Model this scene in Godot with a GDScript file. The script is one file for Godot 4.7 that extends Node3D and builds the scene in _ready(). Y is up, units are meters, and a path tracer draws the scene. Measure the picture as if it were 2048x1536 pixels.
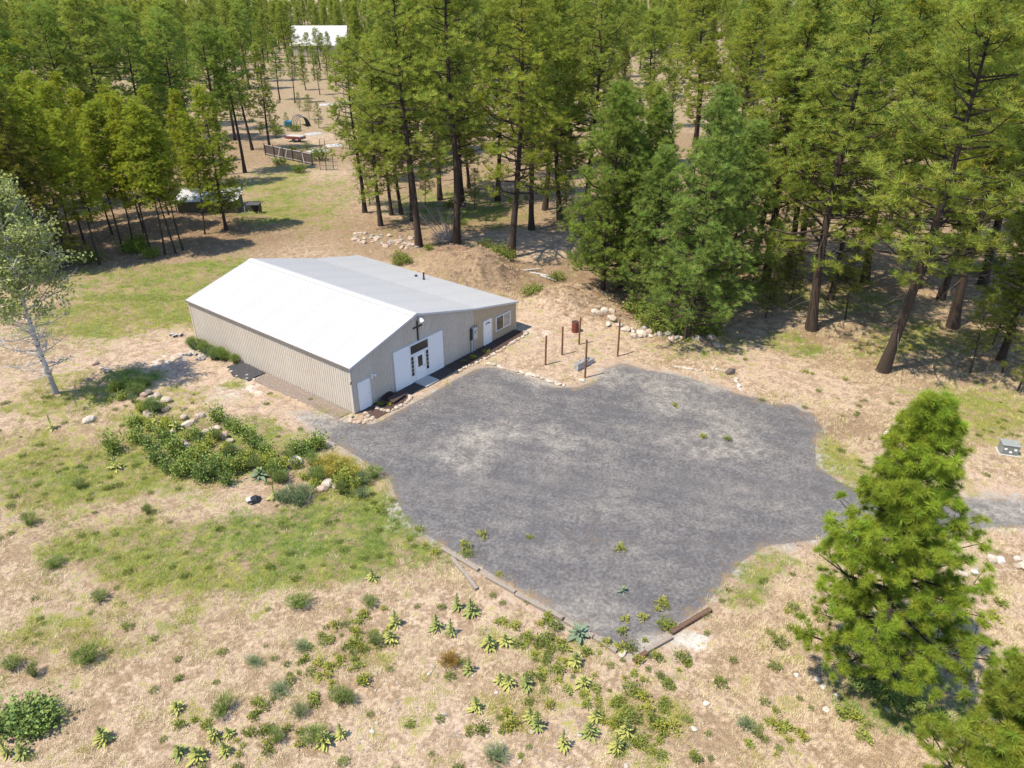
extends Node3D
# A metal building beside a gravel lot in pine country, seen from the air. Metres, y up; the building's nearest corner stands at (-10.5, 0, -41.8).

const ORIGIN := Vector3(-10.5, 0, -41.79)
const YAW := 0.909
var rng := RandomNumberGenerator.new()
var used := {}
var mats := {}
var speckle: ImageTexture
var mottle: ImageTexture
var streak: ImageTexture
var bumpy: ImageTexture
var clean: ImageTexture
var unit_box := []
var lumps := FastNoiseLite.new()

class Geo:
	var v := PackedVector3Array()
	var n := PackedVector3Array()
	var c := PackedColorArray()
	var flat := false
	var tinted := false
	func tri(a: Vector3, b: Vector3, d: Vector3, col := Color.WHITE) -> void:
		v.append(a)
		v.append(b)
		v.append(d)
		if not flat:
			var f := (d - a).cross(b - a).normalized()
			n.append(f)
			n.append(f)
			n.append(f)
		if tinted:
			c.append(col)
			c.append(col)
			c.append(col)
	func quad(a: Vector3, b: Vector3, d: Vector3, e: Vector3, col := Color.WHITE) -> void:
		tri(a, b, d, col)
		tri(a, d, e, col)
	func smooth(a: Vector3, b: Vector3, d: Vector3, na: Vector3, nb: Vector3, nd: Vector3, col := Color.WHITE) -> void:
		if (d - a).cross(b - a).dot(na + nb + nd) < 0.0:
			smooth(a, d, b, na, nd, nb, col)
			return
		v.append(a)
		v.append(b)
		v.append(d)
		if not flat:
			n.append(na)
			n.append(nb)
			n.append(nd)
		if tinted:
			c.append(col)
			c.append(col)
			c.append(col)
	func put(t: Array, x: Transform3D, col := Color.WHITE) -> void:
		v.append_array(x * (t[0] as PackedVector3Array))
		if not flat:
			n.append_array(Transform3D(x.basis.orthonormalized(), Vector3.ZERO) * (t[1] as PackedVector3Array))
		if tinted:
			var cc := PackedColorArray()
			cc.resize(t[0].size())
			cc.fill(col)
			c.append_array(cc)
	func tube(p: PackedVector3Array, r: PackedFloat32Array, sides: int, col := Color.WHITE, cap := false) -> void:
		var rings := []
		var norms := []
		for i in p.size():
			var d := (p[mini(i + 1, p.size() - 1)] - p[maxi(i - 1, 0)]).normalized()
			var s := d.cross(Vector3(0.31, 0.2, 0.93) if absf(d.z) < 0.9 else Vector3.RIGHT).normalized()
			var t := d.cross(s)
			var ring := PackedVector3Array()
			var nn := PackedVector3Array()
			for k in sides:
				var a := TAU * k / sides
				var o := s * cos(a) + t * sin(a)
				ring.append(p[i] + o * r[i])
				nn.append(o)
			rings.append(ring)
			norms.append(nn)
		for i in p.size() - 1:
			for k in sides:
				var m := (k + 1) % sides
				smooth(rings[i][k], rings[i + 1][k], rings[i + 1][m], norms[i][k], norms[i + 1][k], norms[i + 1][m], col)
				smooth(rings[i][k], rings[i + 1][m], rings[i][m], norms[i][k], norms[i + 1][m], norms[i][m], col)
		if cap:
			for e in [0, p.size() - 1]:
				var f: Vector3 = (p[e] - p[1 if e == 0 else e - 1]).normalized()
				for k in range(1, sides - 1):
					smooth(rings[e][0], rings[e][k], rings[e][k + 1], f, f, f, col)
	func mesh() -> ArrayMesh:
		var a := []
		a.resize(Mesh.ARRAY_MAX)
		a[Mesh.ARRAY_VERTEX] = v
		if not flat:
			a[Mesh.ARRAY_NORMAL] = n
		if tinted:
			a[Mesh.ARRAY_COLOR] = c
		var m := ArrayMesh.new()
		m.add_surface_from_arrays(Mesh.PRIMITIVE_TRIANGLES, a)
		return m

func V2(x: float, z: float) -> Vector2:
	return Vector2(x, z)

func leafy() -> Geo:
	var q := Geo.new()
	q.flat = true
	q.tinted = true
	return q

func rn(a: float, b: float) -> float:
	return rng.randf_range(a, b)

func lin(r: float, g: float, b: float) -> Color:
	return Color(r, g, b).linear_to_srgb()

func stain_maker(called: String, base: Color, rough := 0.8, metal := 0.0) -> StandardMaterial3D:
	var m := StandardMaterial3D.new()
	m.resource_name = called
	m.albedo_color = base
	m.roughness = rough
	m.metallic = metal
	mats[called] = m
	return m

func grained(called: String, base: Color, tex: Texture2D, per_metre: Vector3, rough := 0.85, relief := 0.0) -> StandardMaterial3D:
	var m := stain_maker(called, base, rough)
	m.albedo_texture = tex
	m.uv1_triplanar = true
	m.uv1_scale = per_metre
	if relief > 0.0:
		m.heightmap_enabled = true
		m.heightmap_texture = bumpy
		m.heightmap_scale = relief
	return m

func foliage(called: String, tint: Color, through := 1.0) -> StandardMaterial3D:
	var m := stain_maker(called, tint, 0.62)
	m.vertex_color_use_as_albedo = true
	m.metallic_specular = 0.3
	if through > 0.0:
		m.backlight_enabled = true
		m.backlight = Color(through, through, through * 0.75).linear_to_srgb()
	m.cull_mode = BaseMaterial3D.CULL_DISABLED
	return m

func numbered(called: String) -> String:
	var k: int = used.get(called, 0)
	used[called] = k + 1
	return called if k == 0 else "%s_%03d" % [called, k]

func tag(o: Node, label: String, category: String, group := "", kind := "") -> Node:
	if label:
		o.set_meta("label", label)
	if category:
		o.set_meta("category", category)
	if group:
		o.set_meta("group", group)
	if kind:
		o.set_meta("kind", kind)
	return o

func thing(called: String, at: Vector3, turn: float, label: String, category: String, group := "") -> Node3D:
	var o := Node3D.new()
	o.name = numbered(called)
	add_child(o)
	o.position = at
	o.rotation.y = turn
	tag(o, label, category, group)
	return o

func part(parent: Node, called: String, m: Mesh, material: Material, at := Vector3.ZERO, turn := Vector3.ZERO) -> MeshInstance3D:
	var o := MeshInstance3D.new()
	o.name = called
	o.mesh = m
	o.material_override = material
	parent.add_child(o, true)
	o.position = at
	o.rotation = turn
	return o

func single(called: String, m: Mesh, material: Material, at: Vector3, turn: float, label: String, category: String, group := "", kind := "") -> MeshInstance3D:
	var o := MeshInstance3D.new()
	o.name = numbered(called)
	o.mesh = m
	o.material_override = material
	add_child(o)
	o.position = at
	o.rotation.y = turn
	tag(o, label, category, group, kind)
	return o

func copy(o: Node3D, at: Vector3, turn: float, size: Vector3, label := "", group := "") -> Node3D:
	var base := o.name.get_slice("_0", 0) if o.name.contains("_0") else String(o.name)
	var r: Node3D = o.duplicate()
	r.name = numbered(base)
	add_child(r)
	r.position = at
	r.rotation = Vector3(0, turn, 0)
	r.scale = size
	if label:
		r.set_meta("label", label)
	if group:
		r.set_meta("group", group)
	return r

func scatter(called: String, m: Mesh, material: Material, xs: Array, label: String, category: String) -> void:
	var mm := MultiMesh.new()
	mm.transform_format = MultiMesh.TRANSFORM_3D
	mm.mesh = m
	mm.instance_count = xs.size()
	for i in xs.size():
		mm.set_instance_transform(i, xs[i])
	var o := MultiMeshInstance3D.new()
	o.name = numbered(called)
	o.multimesh = mm
	o.material_override = material
	add_child(o)
	tag(o, label, category, "", "stuff")

func box(q: Geo, centre: Vector3, size: Vector3, turn := Basis(), col := Color.WHITE) -> void:
	var x := Transform3D(turn * Basis.from_scale(size), centre)
	q.v.append_array(x * (unit_box[0] as PackedVector3Array))
	if not q.flat:
		q.n.append_array(Transform3D(turn, Vector3.ZERO) * (unit_box[1] as PackedVector3Array))
	if q.tinted:
		for i in 36:
			q.c.append(col)

func box_mesh(size: Vector3, centre := Vector3.ZERO, bevel := 0.0) -> ArrayMesh:
	var q := Geo.new()
	if bevel <= 0.0:
		box(q, centre, size)
	else:
		bevelled(q, centre, size, bevel)
	return q.mesh()

func bevelled(q: Geo, c: Vector3, s: Vector3, b: float) -> void:
	# a box with chamfered edges: the hull of three inset boxes
	var h := s / 2.0
	var f := func(axis: int, side: float) -> PackedVector3Array:
		var u := (axis + 1) % 3
		var w := (axis + 2) % 3
		var out := PackedVector3Array()
		for k in [[-1, -1], [1, -1], [1, 1], [-1, 1]]:
			var p := Vector3.ZERO
			p[axis] = h[axis] * side
			p[u] = (h[u] - b) * k[0]
			p[w] = (h[w] - b) * k[1]
			out.append(p + c)
		return out
	for axis in 3:
		for side: float in [-1.0, 1.0]:
			var p: PackedVector3Array = f.call(axis, side)
			var nn := Vector3.ZERO
			nn[axis] = side
			q.smooth(p[0], p[1], p[2], nn, nn, nn)
			q.smooth(p[0], p[2], p[3], nn, nn, nn)
	for axis in 3:
		var u := (axis + 1) % 3
		var w := (axis + 2) % 3
		for i: float in [-1.0, 1.0]:
			for j: float in [-1.0, 1.0]:
				var e := []
				for t: float in [-1.0, 1.0]:
					for k in 2:
						var p := Vector3.ZERO
						p[axis] = (h[axis] - b) * t
						p[u] = (h[u] - (b if k == 0 else 0.0)) * i
						p[w] = (h[w] - (0.0 if k == 0 else b)) * j
						e.append(p + c)
				var nn := Vector3.ZERO
				nn[u] = i
				nn[w] = j
				nn = nn.normalized()
				q.smooth(e[0], e[1], e[3], nn, nn, nn)
				q.smooth(e[0], e[3], e[2], nn, nn, nn)
	for i: float in [-1.0, 1.0]:
		for j: float in [-1.0, 1.0]:
			for k: float in [-1.0, 1.0]:
				var sgn := Vector3(i, j, k)
				var a := c + sgn * Vector3(h.x, h.y - b, h.z - b)
				var d := c + sgn * Vector3(h.x - b, h.y, h.z - b)
				var e := c + sgn * Vector3(h.x - b, h.y - b, h.z)
				var nn := sgn.normalized()
				q.smooth(a, d, e, nn, nn, nn)

func noise_image(seed_: int, freq: float, octaves: int, size: int, kind := FastNoiseLite.TYPE_SIMPLEX_SMOOTH) -> Image:
	var f := FastNoiseLite.new()
	f.seed = seed_
	f.noise_type = kind
	f.frequency = freq
	f.fractal_octaves = octaves
	f.fractal_gain = 0.6
	return f.get_seamless_image(size, size)

func to_texture(im: Image, low: float, high: float, squeeze := Vector2i.ZERO) -> ImageTexture:
	# maps grey 0..1 to low..high
	var src := im.get_data()
	var w := im.get_width()
	var h := im.get_height()
	for i in src.size():
		src[i] = int(255.0 * clampf(lerpf(low, high, clampf((src[i] / 255.0 - 0.5) * 1.6 + 0.5, 0, 1)), 0, 1))
	var o := Image.create_from_data(w, h, false, Image.FORMAT_L8, src)
	if squeeze != Vector2i.ZERO:
		o.resize(squeeze.x, squeeze.y)
	return ImageTexture.create_from_image(o)

# ------------------------------------------------------------------ the lie of the land
var mounds := [[-3.4, -68.31, 3.26, 4.29, 2.7], [-6.27, -73.65, 2.32, 2.6, 1.2], [5.21, -60.93, 3.23, 3.08, 1.7], [8.64, -57.67, 1.72, 1.52, 0.5], [-33.93, -87.91, 6.74, 3.97, 0.5], [-42.05, -86.81, 3.64, 3.88, 0.8], [-19.01, -39.81, 5.44, 4.23, 0.45], [-24.71, -43.07, 2.05, 2.05, 0.3], [-12.5, -35.41, 2.65, 2.04, 0.3], [14.22, -52.63, 4.39, 1.5, 0.35], [5.25, -77.08, 3.28, 3.51, 0.5], [24.34, -57.7, 3.44, 2.17, 0.3]]
var lot: PackedVector2Array
var wood_edge: PackedVector2Array

func lay(x: float, z: float) -> float:
	var h := 0.0
	for m in mounds:
		var d := Vector2((x - m[0]) / m[2], (z - m[1]) / m[3]).length_squared()
		if d < 6.0:
			h += m[4] * exp(-d * 1.1)
	if h > 0.12:
		h += lumps.get_noise_2d(x * 9.0, z * 9.0) * 0.7 * minf(1.0, h)
	var p := to_building(x, z)
	var off := maxf(maxf(-p.x, p.x - 17.5), maxf(p.y, -p.y - 18.9))
	h *= smoothstep(0.2, 2.2, off)
	var far := smoothstep(200.0, 600.0, -z)
	var near := (1.0 - smoothstep(125.0, 145.0, -z)) * (1.0 - smoothstep(85.0, 105.0, absf(x))) * smoothstep(0.5, 4.0, off)
	return h + lumps.get_noise_2d(x * 1.3, z * 1.3) * 0.05 * near + lumps.get_noise_2d(x * 0.12 + 50.0, z * 0.12) * 1.2 * far

func to_building(x: float, z: float) -> Vector2:
	var d := Vector2(x - ORIGIN.x, z - ORIGIN.z)
	return Vector2(d.x * cos(YAW) - d.y * sin(YAW), d.x * sin(YAW) + d.y * cos(YAW))

func from_building(u: float, w: float, y := 0.0) -> Vector3:
	return ORIGIN + Vector3(u * cos(YAW) + w * sin(YAW), y, -u * sin(YAW) + w * cos(YAW))

func on(p: Vector2, up := 0.0) -> Vector3:
	return Vector3(p.x, lay(p.x, p.y) + up, p.y)

# what grows or lies where: x, z, radii, strength, hue (0 straw yellow .. 1 deep green)
var greens := [[-13.17, -28.24, 8.3, 1.86, 0.95, 0.6], [-9.97, -29.58, 5.19, 1.98, 1, 0.75], [-16.77, -26.6, 2.9, 1.37, 0.7, 0.4], [-7.86, -31.67, 2.58, 2.18, 0.85, 0.6], [-26.11, -34.43, 4.33, 2.21, 0.75, 0.55], [-22.2, -31.33, 5.12, 2.99, 0.45, 0.35], [-11.21, -26.58, 3.38, 1.03, 0.5, 0.4], [-6.43, -32.21, 1.24, 3.11, 0.85, 0.6], [-4.78, -29.51, 1.04, 0.79, 0.9, 0.6], [-9.36, -34.41, 2.02, 1.96, 0.85, 0.2], [10.48, -25.92, 1.43, 1.26, 0.95, 0.6], [12.5, -27.44, 1.36, 0.89, 0.7, 0.5], [18.95, -36.01, 1.79, 2.87, 0.8, 0.3], [18.8, -38.43, 1.19, 2.59, 0.6, 0.3], [-30.49, -65.25, 5.44, 5.95, 1.3, 0.6], [-32.01, -59.93, 4.86, 4.6, 1, 0.35], [-35.87, -58.76, 5.22, 4.24, 0.8, 0.5], [-37.43, -67.74, 5.88, 4.23, 0.7, 0.6], [-29.64, -70.6, 3.05, 3.78, 0.8, 0.6], [-31.28, -44.54, 3.85, 2.88, 0.75, 0.4], [-27.66, -46.1, 1.98, 2.13, 0.9, 0.8], [-29.14, -101.19, 6.87, 11.19, 0.6, 0.4], [-35.83, -114.97, 3.86, 10.56, 0.7, 0.4], [-26.26, -89.17, 5.57, 5.64, 0.4, 0.3], [-31.35, -94.08, 2.59, 7.42, 0.6, 0.5], [33.96, -54.65, 3.7, 2.98, 0.7, 0.45], [29.19, -51.75, 2.36, 2.19, 0.5, 0.3], [22.41, -52.66, 2, 2.06, 0.85, 0.6], [31.61, -43.13, 3.41, 2.74, 0.7, 0.4], [27.87, -39.22, 2.55, 1.55, 0.6, 0.3], [32.05, -39.95, 1.93, 3.05, 0.5, 0.4], [-9.59, -97.02, 6, 6.79, 0.8, 0.7], [-3.42, -91.38, 5.07, 4.71, 0.8, 0.6], [-20.06, -21.83, 3.19, 1.86, 0.42, 0.3], [-16.24, -23.77, 4.49, 1.78, 0.3, 0.25], [5.65, -18.23, 1.53, 1.5, 0.6, 0.3], [1.49, -19.1, 2.35, 1.36, 0.3, 0.2], [15.44, -19.56, 2.19, 1.4, 0.85, 0.75], [15.93, -25.72, 1.41, 2.62, 0.3, 0.4], [-17.57, -37.36, 5.82, 3.03, 0.75, 0.5], [-23.46, -41.86, 2.67, 3.27, 0.6, 0.2], [-29.05, -37.55, 3.39, 2.23, 0.65, 0.4], [4.17, -43.5, 0.9, 1.04, 0.8, 0.8], [5.31, -42.87, 0.75, 0.54, 0.4, 0.7], [11.4, -42.66, 0.68, 0.54, 0.3, 0.3], [14.62, -52.68, 3.6, 2.34, 0.5, 0.5], [-14.49, -45.88, 0.5, 0.45, 0.3, 0.4], [-19.95, -45.88, 0.86, 0.68, 0.85, 0.4], [-16.13, -44.05, 0.63, 0.57, 0.5, 0.3], [-11.33, -42.68, 1.7, 1.08, 0.5, 0.15], [1.42, -22.3, 2.8, 1.09, 0.25, 0.3], [-34.03, -51.7, 2.36, 1.27, 0.2, 0.3], [6.14, -51.68, 0.47, 0.45, 0.2, 0.5], [28.67, -62.37, 6.41, 2.96, 0.6, 0.5], [18.42, -67.61, 2.94, 2.82, 0.4, 0.6], [-6.99, -22.3, 1.94, 1.09, 0.3, 0.25]]
# bare pale ground (positive) and rusty needle litter (negative)
var bares := [[-22.82, -47.4, 5.12, 4.74, 0.7], [-17.07, -43.91, 3.8, 3.51, 0.7], [-29.51, -52.4, 4.76, 4.17, 0.6], [-13.23, -40.75, 1.96, 1.64, 0.4], [4.3, -54.05, 5.27, 5.82, 0.6], [1.52, -56.82, 2.96, 4.22, 0.5], [19.48, -46.8, 4, 3.11, 0.4], [19.81, -52.81, 2.4, 3.76, 0.5], [21.55, -44.54, 3.15, 2.88, 0.3], [6.77, -22.02, 1.28, 0.81, 0.7], [7.87, -22.66, 0.79, 0.39, 2], [-0.54, -24.02, 4.52, 1.2, 0.25], [-34.35, -43.91, 3.11, 3.51, 0.8], [-22.93, -52.65, 2.4, 1.87, 0.4], [26.8, -32.52, 2.5, 1.81, 0.5], [-0.26, -17.79, 4.71, 1.25, 0.25], [-10.62, -93.71, 5.18, 3.94, 0.9], [2.01, -78.98, 6.14, 4.76, 0.9], [19.61, -57.78, 3.44, 3.26, 0.5], [25.35, -59.42, 3.96, 2.96, 0.5], [-16.81, -31.2, 7.01, 1.71, 0.15], [-50.64, -193.98, 7.52, 9.23, 0.8], [-37.99, -150.33, 6.92, 8.05, 0.8], [-53.35, -181.27, 7.05, 11.38, 0.6], [-29.49, -113.5, 3.84, 3.46, 0.5], [-3.14, -68.13, 4.41, 7.09, -0.35], [5.23, -61.35, 4.06, 4.78, -0.3], [-10.11, -83.19, 9.29, 7.97, -0.4], [-32.96, -87.41, 10.91, 8.68, -0.3], [12.24, -60.33, 7.1, 5.81, -0.3], [22.16, -64.27, 10.24, 7.7, -0.4], [32.54, -52.13, 9.85, 5.5, -0.4], [18.75, -42.45, 3.71, 2.67, -0.25], [13.4, -22.13, 3.85, 2.16, -0.15], [21.68, -40.44, 2.93, 1.62, -0.4], [18.52, -43.71, 1.73, 1.12, -0.4], [11.47, -71.43, 10.15, 9.17, -0.5], [-44.05, -81.57, 14.8, 9.6, -0.5], [-3.54, -27.36, 2.71, 2.13, -0.12]]
# where the gravel is thin and pale dust shows
var thin := [[-3.03, -37.24, 1.84, 1.76, 0.24], [-1.09, -39.67, 1.61, 0.97, 0.2], [12.59, -38.52, 2.35, 1.5, 0.24], [13.35, -37.19, 2.14, 0.77, 0.2], [4.32, -37.2, 1.84, 1.1, 0.08], [5.17, -31.36, 1.62, 0.77, 0.07], [2.39, -38.6, 1.89, 0.7, 0.1], [12.47, -43.77, 3.11, 2.1, 0.13], [9.67, -46.68, 4.36, 1.55, 0.1], [15.77, -41.38, 1.99, 1.42, 0.14], [2.03, -46.66, 1.09, 1.24, 0.16], [12.9, -33.37, 0.85, 0.33, 0.11], [15.27, -32, 1.1, 0.35, 0.11], [6.08, -33.14, 1.13, 0.47, 0.09], [3.94, -28.35, 2.27, 0.52, 0.07], [-8.94, -38.61, 1.57, 0.93, 0.09], [-0.37, -30.1, 1.05, 0.32, 0.05], [2.78, -40.09, 0.97, 0.49, 0.11], [-4.05, -33.14, 1.13, 0.47, 0.05], [-12.8, -41.67, 1, 0.52, 0.09]]

func blob(list: Array, x: float, z: float) -> Vector2:
	var s := 0.0
	var hue := 0.0
	for b in list:
		var dx: float = (x - b[0]) / b[2]
		if absf(dx) > 1.7:
			continue
		var dz: float = (z - b[1]) / b[3]
		var d := dx * dx + dz * dz
		if d > 2.8:
			continue
		var k: float = b[4] * (1.0 - smoothstep(0.25, 2.6, d))
		s += k
		if b.size() > 5:
			hue += absf(k) * b[5]
	return Vector2(s, hue)

func edge_distance(poly: PackedVector2Array, p: Vector2) -> float:
	var best := 1e9
	for i in poly.size():
		var q := Geometry2D.get_closest_point_to_segment(p, poly[i], poly[(i + 1) % poly.size()])
		best = minf(best, q.distance_squared_to(p))
	return sqrt(best) * (1.0 if Geometry2D.is_point_in_polygon(p, poly) else -1.0)

class Field:
	var at: Vector2
	var size: Vector2
	var nx: int
	var nz: int
	var r := PackedFloat32Array()
	var g := PackedFloat32Array()
	var b := PackedFloat32Array()
	var a := PackedFloat32Array()
	func index(x: float, z: float) -> int:
		var i := clampi(int((x - at.x) / size.x * nx), 0, nx - 1)
		var k := clampi(int((z - at.y) / size.y * nz), 0, nz - 1)
		return k * nx + i

var near_field: Field
var mid_field: Field

func make_field(at: Vector2, size: Vector2, step: float) -> Field:
	var f := Field.new()
	f.at = at
	f.size = size
	f.nx = int(size.x / step)
	f.nz = int(size.y / step)
	for k in f.nz:
		for i in f.nx:
			var x := at.x + (i + 0.5) * size.x / f.nx
			var z := at.y + (k + 0.5) * size.y / f.nz
			var gr := blob(greens, x, z)
			var d := edge_distance(lot, Vector2(x, z)) if z > -58.0 else -9.0
			f.r.append(clampf(0.5 + d / 2.2, 0.0, 1.0))
			f.g.append(clampf(gr.x, 0.0, 1.0))
			f.b.append(gr.y / maxf(gr.x, 0.001))
			var inside := smoothstep(-2.0, 6.0, edge_distance(wood_edge, Vector2(x, z))) if z < -45.0 else 0.0
			f.a.append(clampf(blob(bares, x, z).x - 0.35 * inside + 1.9 * blob(thin, x, z).x, -1.0, 2.0))
	return f

func paint(f: Field, w: int, h: int) -> ImageTexture:
	# colour of the soil: straw, bare dirt, needle litter, green cover and gravel, torn by noise at several sizes
	var planes := []
	for src: PackedFloat32Array in [f.r, f.g, f.b, f.a]:
		var bytes := PackedByteArray()
		bytes.resize(src.size())
		for i in src.size():
			bytes[i] = int(clampf(src[i] * 0.3 + 0.35, 0, 1) * 255.0)
		var im := Image.create_from_data(f.nx, f.nz, false, Image.FORMAT_L8, bytes)
		im.resize(w, h, Image.INTERPOLATE_CUBIC)
		planes.append(im.get_data())
	var pr: PackedByteArray = planes[0]
	var pg: PackedByteArray = planes[1]
	var pb: PackedByteArray = planes[2]
	var pa: PackedByteArray = planes[3]
	var n1 := noise_image(3, 0.012, 5, 1024).get_data()
	var n2 := noise_image(8, 0.05, 4, 1024).get_data()
	var n3 := noise_image(21, 0.2, 2, 1024).get_data()
	var px := f.size.x / w
	var s := int(65536.0 * px / 0.05)
	var out := PackedByteArray()
	out.resize(w * h * 3)
	var bands := 16
	var task := func(band: int) -> void:
		for y in range(h * band / bands, h * (band + 1) / bands):
			var row := (((y * s) >> 16) & 1023) << 10
			for x in w:
				var i := y * w + x
				var q := row + (((x * s) >> 16) & 1023)
				var a := (n1[q] - 128) * 0.0078
				var b := (n2[q] - 128) * 0.0078
				var c := (n3[q] - 128) * 0.0078
				var bare := (pa[i] * 0.00392 - 0.35) * 3.333
				var grit := (pr[i] * 0.00392 - 0.35) * 3.333
				if grit < 0.6:
					bare += clampf(grit * 1.4, 0, 0.7) * (1.0 if bare > -0.2 and bare < 0.8 else 0.0)
				# straw
				var k := clampf(0.45 + a * 1.1 + b * 1.2 + c * 0.5 + bare * 0.6, 0, 1)
				var r := lerpf(0.39, 0.60, k)
				var g := lerpf(0.285, 0.468, k)
				var bl := lerpf(0.18, 0.35, k)
				var pink := clampf(bare * 0.9, 0, 0.85)
				r = lerpf(r, 0.56 + b * 0.07, pink)
				g = lerpf(g, 0.42 + b * 0.055, pink)
				bl = lerpf(bl, 0.31 + b * 0.045, pink)
				var rust := clampf(-bare * 1.3 + b * 0.6 - 0.1 + a * 0.5, 0, 0.75)
				r = lerpf(r, 0.235, rust)
				g = lerpf(g, 0.15, rust)
				bl = lerpf(bl, 0.085, rust)
				if bare > 1.0 and grit < 0.6:
					var wt := clampf((bare - 1.0 + b * 0.8) * 1.6, 0, 1)
					r = lerpf(r, 0.68, wt)
					g = lerpf(g, 0.63, wt)
					bl = lerpf(bl, 0.56, wt)
				var gr := (pg[i] * 0.00392 - 0.35) * 3.333
				var wg := clampf((gr * 1.2 + a * 1.1 + b * 1.3 + c * 0.7 - 0.52) * 1.4, 0, 1) * 0.92
				if wg > 0.0:
					var hue := clampf((pb[i] * 0.00392 - 0.35) * 3.333 + a * 0.6 - b * 0.3 - 0.08, 0, 1)
					r = lerpf(r, lerpf(0.33, 0.14, hue), wg)
					g = lerpf(g, lerpf(0.315, 0.215, hue), wg)
					bl = lerpf(bl, lerpf(0.07, 0.035, hue), wg)
				var gv := (pr[i] * 0.00392 - 0.35) * 3.333
				var wv := clampf((gv + a * 0.26 + b * 0.34 + c * 0.34 - 0.34) * 3.4, 0, 1)
				if wv > 0.0:
					var along := (x * 13 + y * 5) >> 5
					var across := y * 3 - x + 4096
					var lane := (n1[((across & 1023) << 10) + (along & 1023)] - 128) * 0.0078
					var dust := clampf(0.2 + a * 0.28 + b * 0.1 + c * 0.12 + lane * 0.22 + clampf(bare * 1.5, 0, 1) * (0.9 + b * 0.7 + a * 0.5), 0, 1.3)
					r = lerpf(r, lerpf(0.16, 0.36, dust), wv)
					g = lerpf(g, lerpf(0.156, 0.335, dust), wv)
					bl = lerpf(bl, lerpf(0.165, 0.3, dust), wv)
				var m := 1.0 + c * 0.34 + b * 0.16
				# sRGB with a cheap root
				out[i * 3] = int(clampf(pow(r * m, 0.4545), 0, 1) * 255.0)
				out[i * 3 + 1] = int(clampf(pow(g * m, 0.4545), 0, 1) * 255.0)
				out[i * 3 + 2] = int(clampf(pow(bl * m, 0.4545), 0, 1) * 255.0)
	var id := WorkerThreadPool.add_group_task(task, bands)
	WorkerThreadPool.wait_for_group_task_completion(id)
	return ImageTexture.create_from_image(Image.create_from_data(w, h, false, Image.FORMAT_RGB8, out))

func sheet(xs: PackedFloat32Array, zs: PackedFloat32Array, f: Field) -> Array:
	var v := PackedVector3Array()
	var n := PackedVector3Array()
	var uv := PackedVector2Array()
	var idx := PackedInt32Array()
	for z in zs:
		for x in xs:
			var h := lay(x, z)
			v.append(Vector3(x, h, z))
			var e := 0.3
			n.append(Vector3(h - lay(x + e, z), e, h - lay(x, z + e)).normalized())
			if f:
				uv.append(Vector2((x - f.at.x) / f.size.x, (z - f.at.y) / f.size.y))
			else:
				uv.append(Vector2(x, z) / 60.0)
	var w := xs.size()
	for k in zs.size() - 1:
		for i in w - 1:
			var o := k * w + i
			idx.append_array([o, o + 1, o + w + 1, o, o + w + 1, o + w])
	var a := []
	a.resize(Mesh.ARRAY_MAX)
	a[Mesh.ARRAY_VERTEX] = v
	a[Mesh.ARRAY_NORMAL] = n
	a[Mesh.ARRAY_TEX_UV] = uv
	a[Mesh.ARRAY_INDEX] = idx
	return a

func steps(from: float, to: float, n: int) -> PackedFloat32Array:
	var o := PackedFloat32Array()
	for i in n + 1:
		o.append(lerpf(from, to, float(i) / n))
	return o

func soil_material(tex: Texture2D) -> StandardMaterial3D:
	var m := StandardMaterial3D.new()
	m.albedo_texture = tex
	m.texture_repeat = true
	m.roughness = 0.95
	m.metallic_specular = 0.2
	m.detail_enabled = true
	m.detail_blend_mode = BaseMaterial3D.BLEND_MODE_MUL
	m.detail_albedo = speckle
	m.detail_uv_layer = BaseMaterial3D.DETAIL_UV_2
	m.uv2_triplanar = true
	m.uv2_world_triplanar = true
	m.uv2_scale = Vector3(0.31, 0.31, 0.31)
	return m

func ground() -> void:
	near_field = make_field(V2(-48, -62), V2(100, 52), 0.5)
	mid_field = make_field(V2(-112, -152), V2(224, 90), 0.8)
	var m := ArrayMesh.new()
	m.add_surface_from_arrays(Mesh.PRIMITIVE_TRIANGLES, sheet(steps(-48, 52, 280), steps(-62, -10, 146), near_field))
	m.surface_set_material(0, soil_material(paint(near_field, 2048, 1064)))
	m.add_surface_from_arrays(Mesh.PRIMITIVE_TRIANGLES, sheet(steps(-112, -48, 70).slice(0, 70) + steps(-48, 52, 280) + steps(52, 112, 66).slice(1), steps(-152, -62, 110), mid_field))
	m.surface_set_material(1, soil_material(paint(mid_field, 1120, 450)))
	var far_field := make_field(V2(-300, -900), V2(60, 60), 1.0)
	for i in far_field.a.size():
		far_field.a[i] = -0.12
		far_field.g[i] = 0.22
		far_field.b[i] = 0.35
	var far := soil_material(paint(far_field, 512, 512))
	var k := 2
	for r in [[-112, -48, -62, -10], [52, 112, -62, -10], [-112, 112, -10, 60], [-2500, -112, -152, 60], [112, 2500, -152, 60], [-2500, 2500, -4200, -152]]:
		var wide := maxf(r[1] - r[0], r[3] - r[2]) > 1000
		m.add_surface_from_arrays(Mesh.PRIMITIVE_TRIANGLES, sheet(steps(r[0], r[1], 60 if wide else 30), steps(r[2], r[3], 60 if wide else 30), null))
		m.surface_set_material(k, far)
		k += 1
	var o := MeshInstance3D.new()
	o.name = "ground"
	o.mesh = m
	add_child(o)
	tag(o, "dry straw-coloured ground with green patches and a grey gravel lot", "ground", "", "structure")

# ------------------------------------------------------------------ the building
func roof_height(u: float) -> float:
	if u < 6.1:
		return lerpf(3.5, 5.2, u / 6.1)
	if u < 12.3:
		return lerpf(5.2, 3.58, (u - 6.1) / 6.2)
	return lerpf(3.58, 2.5, (u - 12.3) / 5.22)

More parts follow.
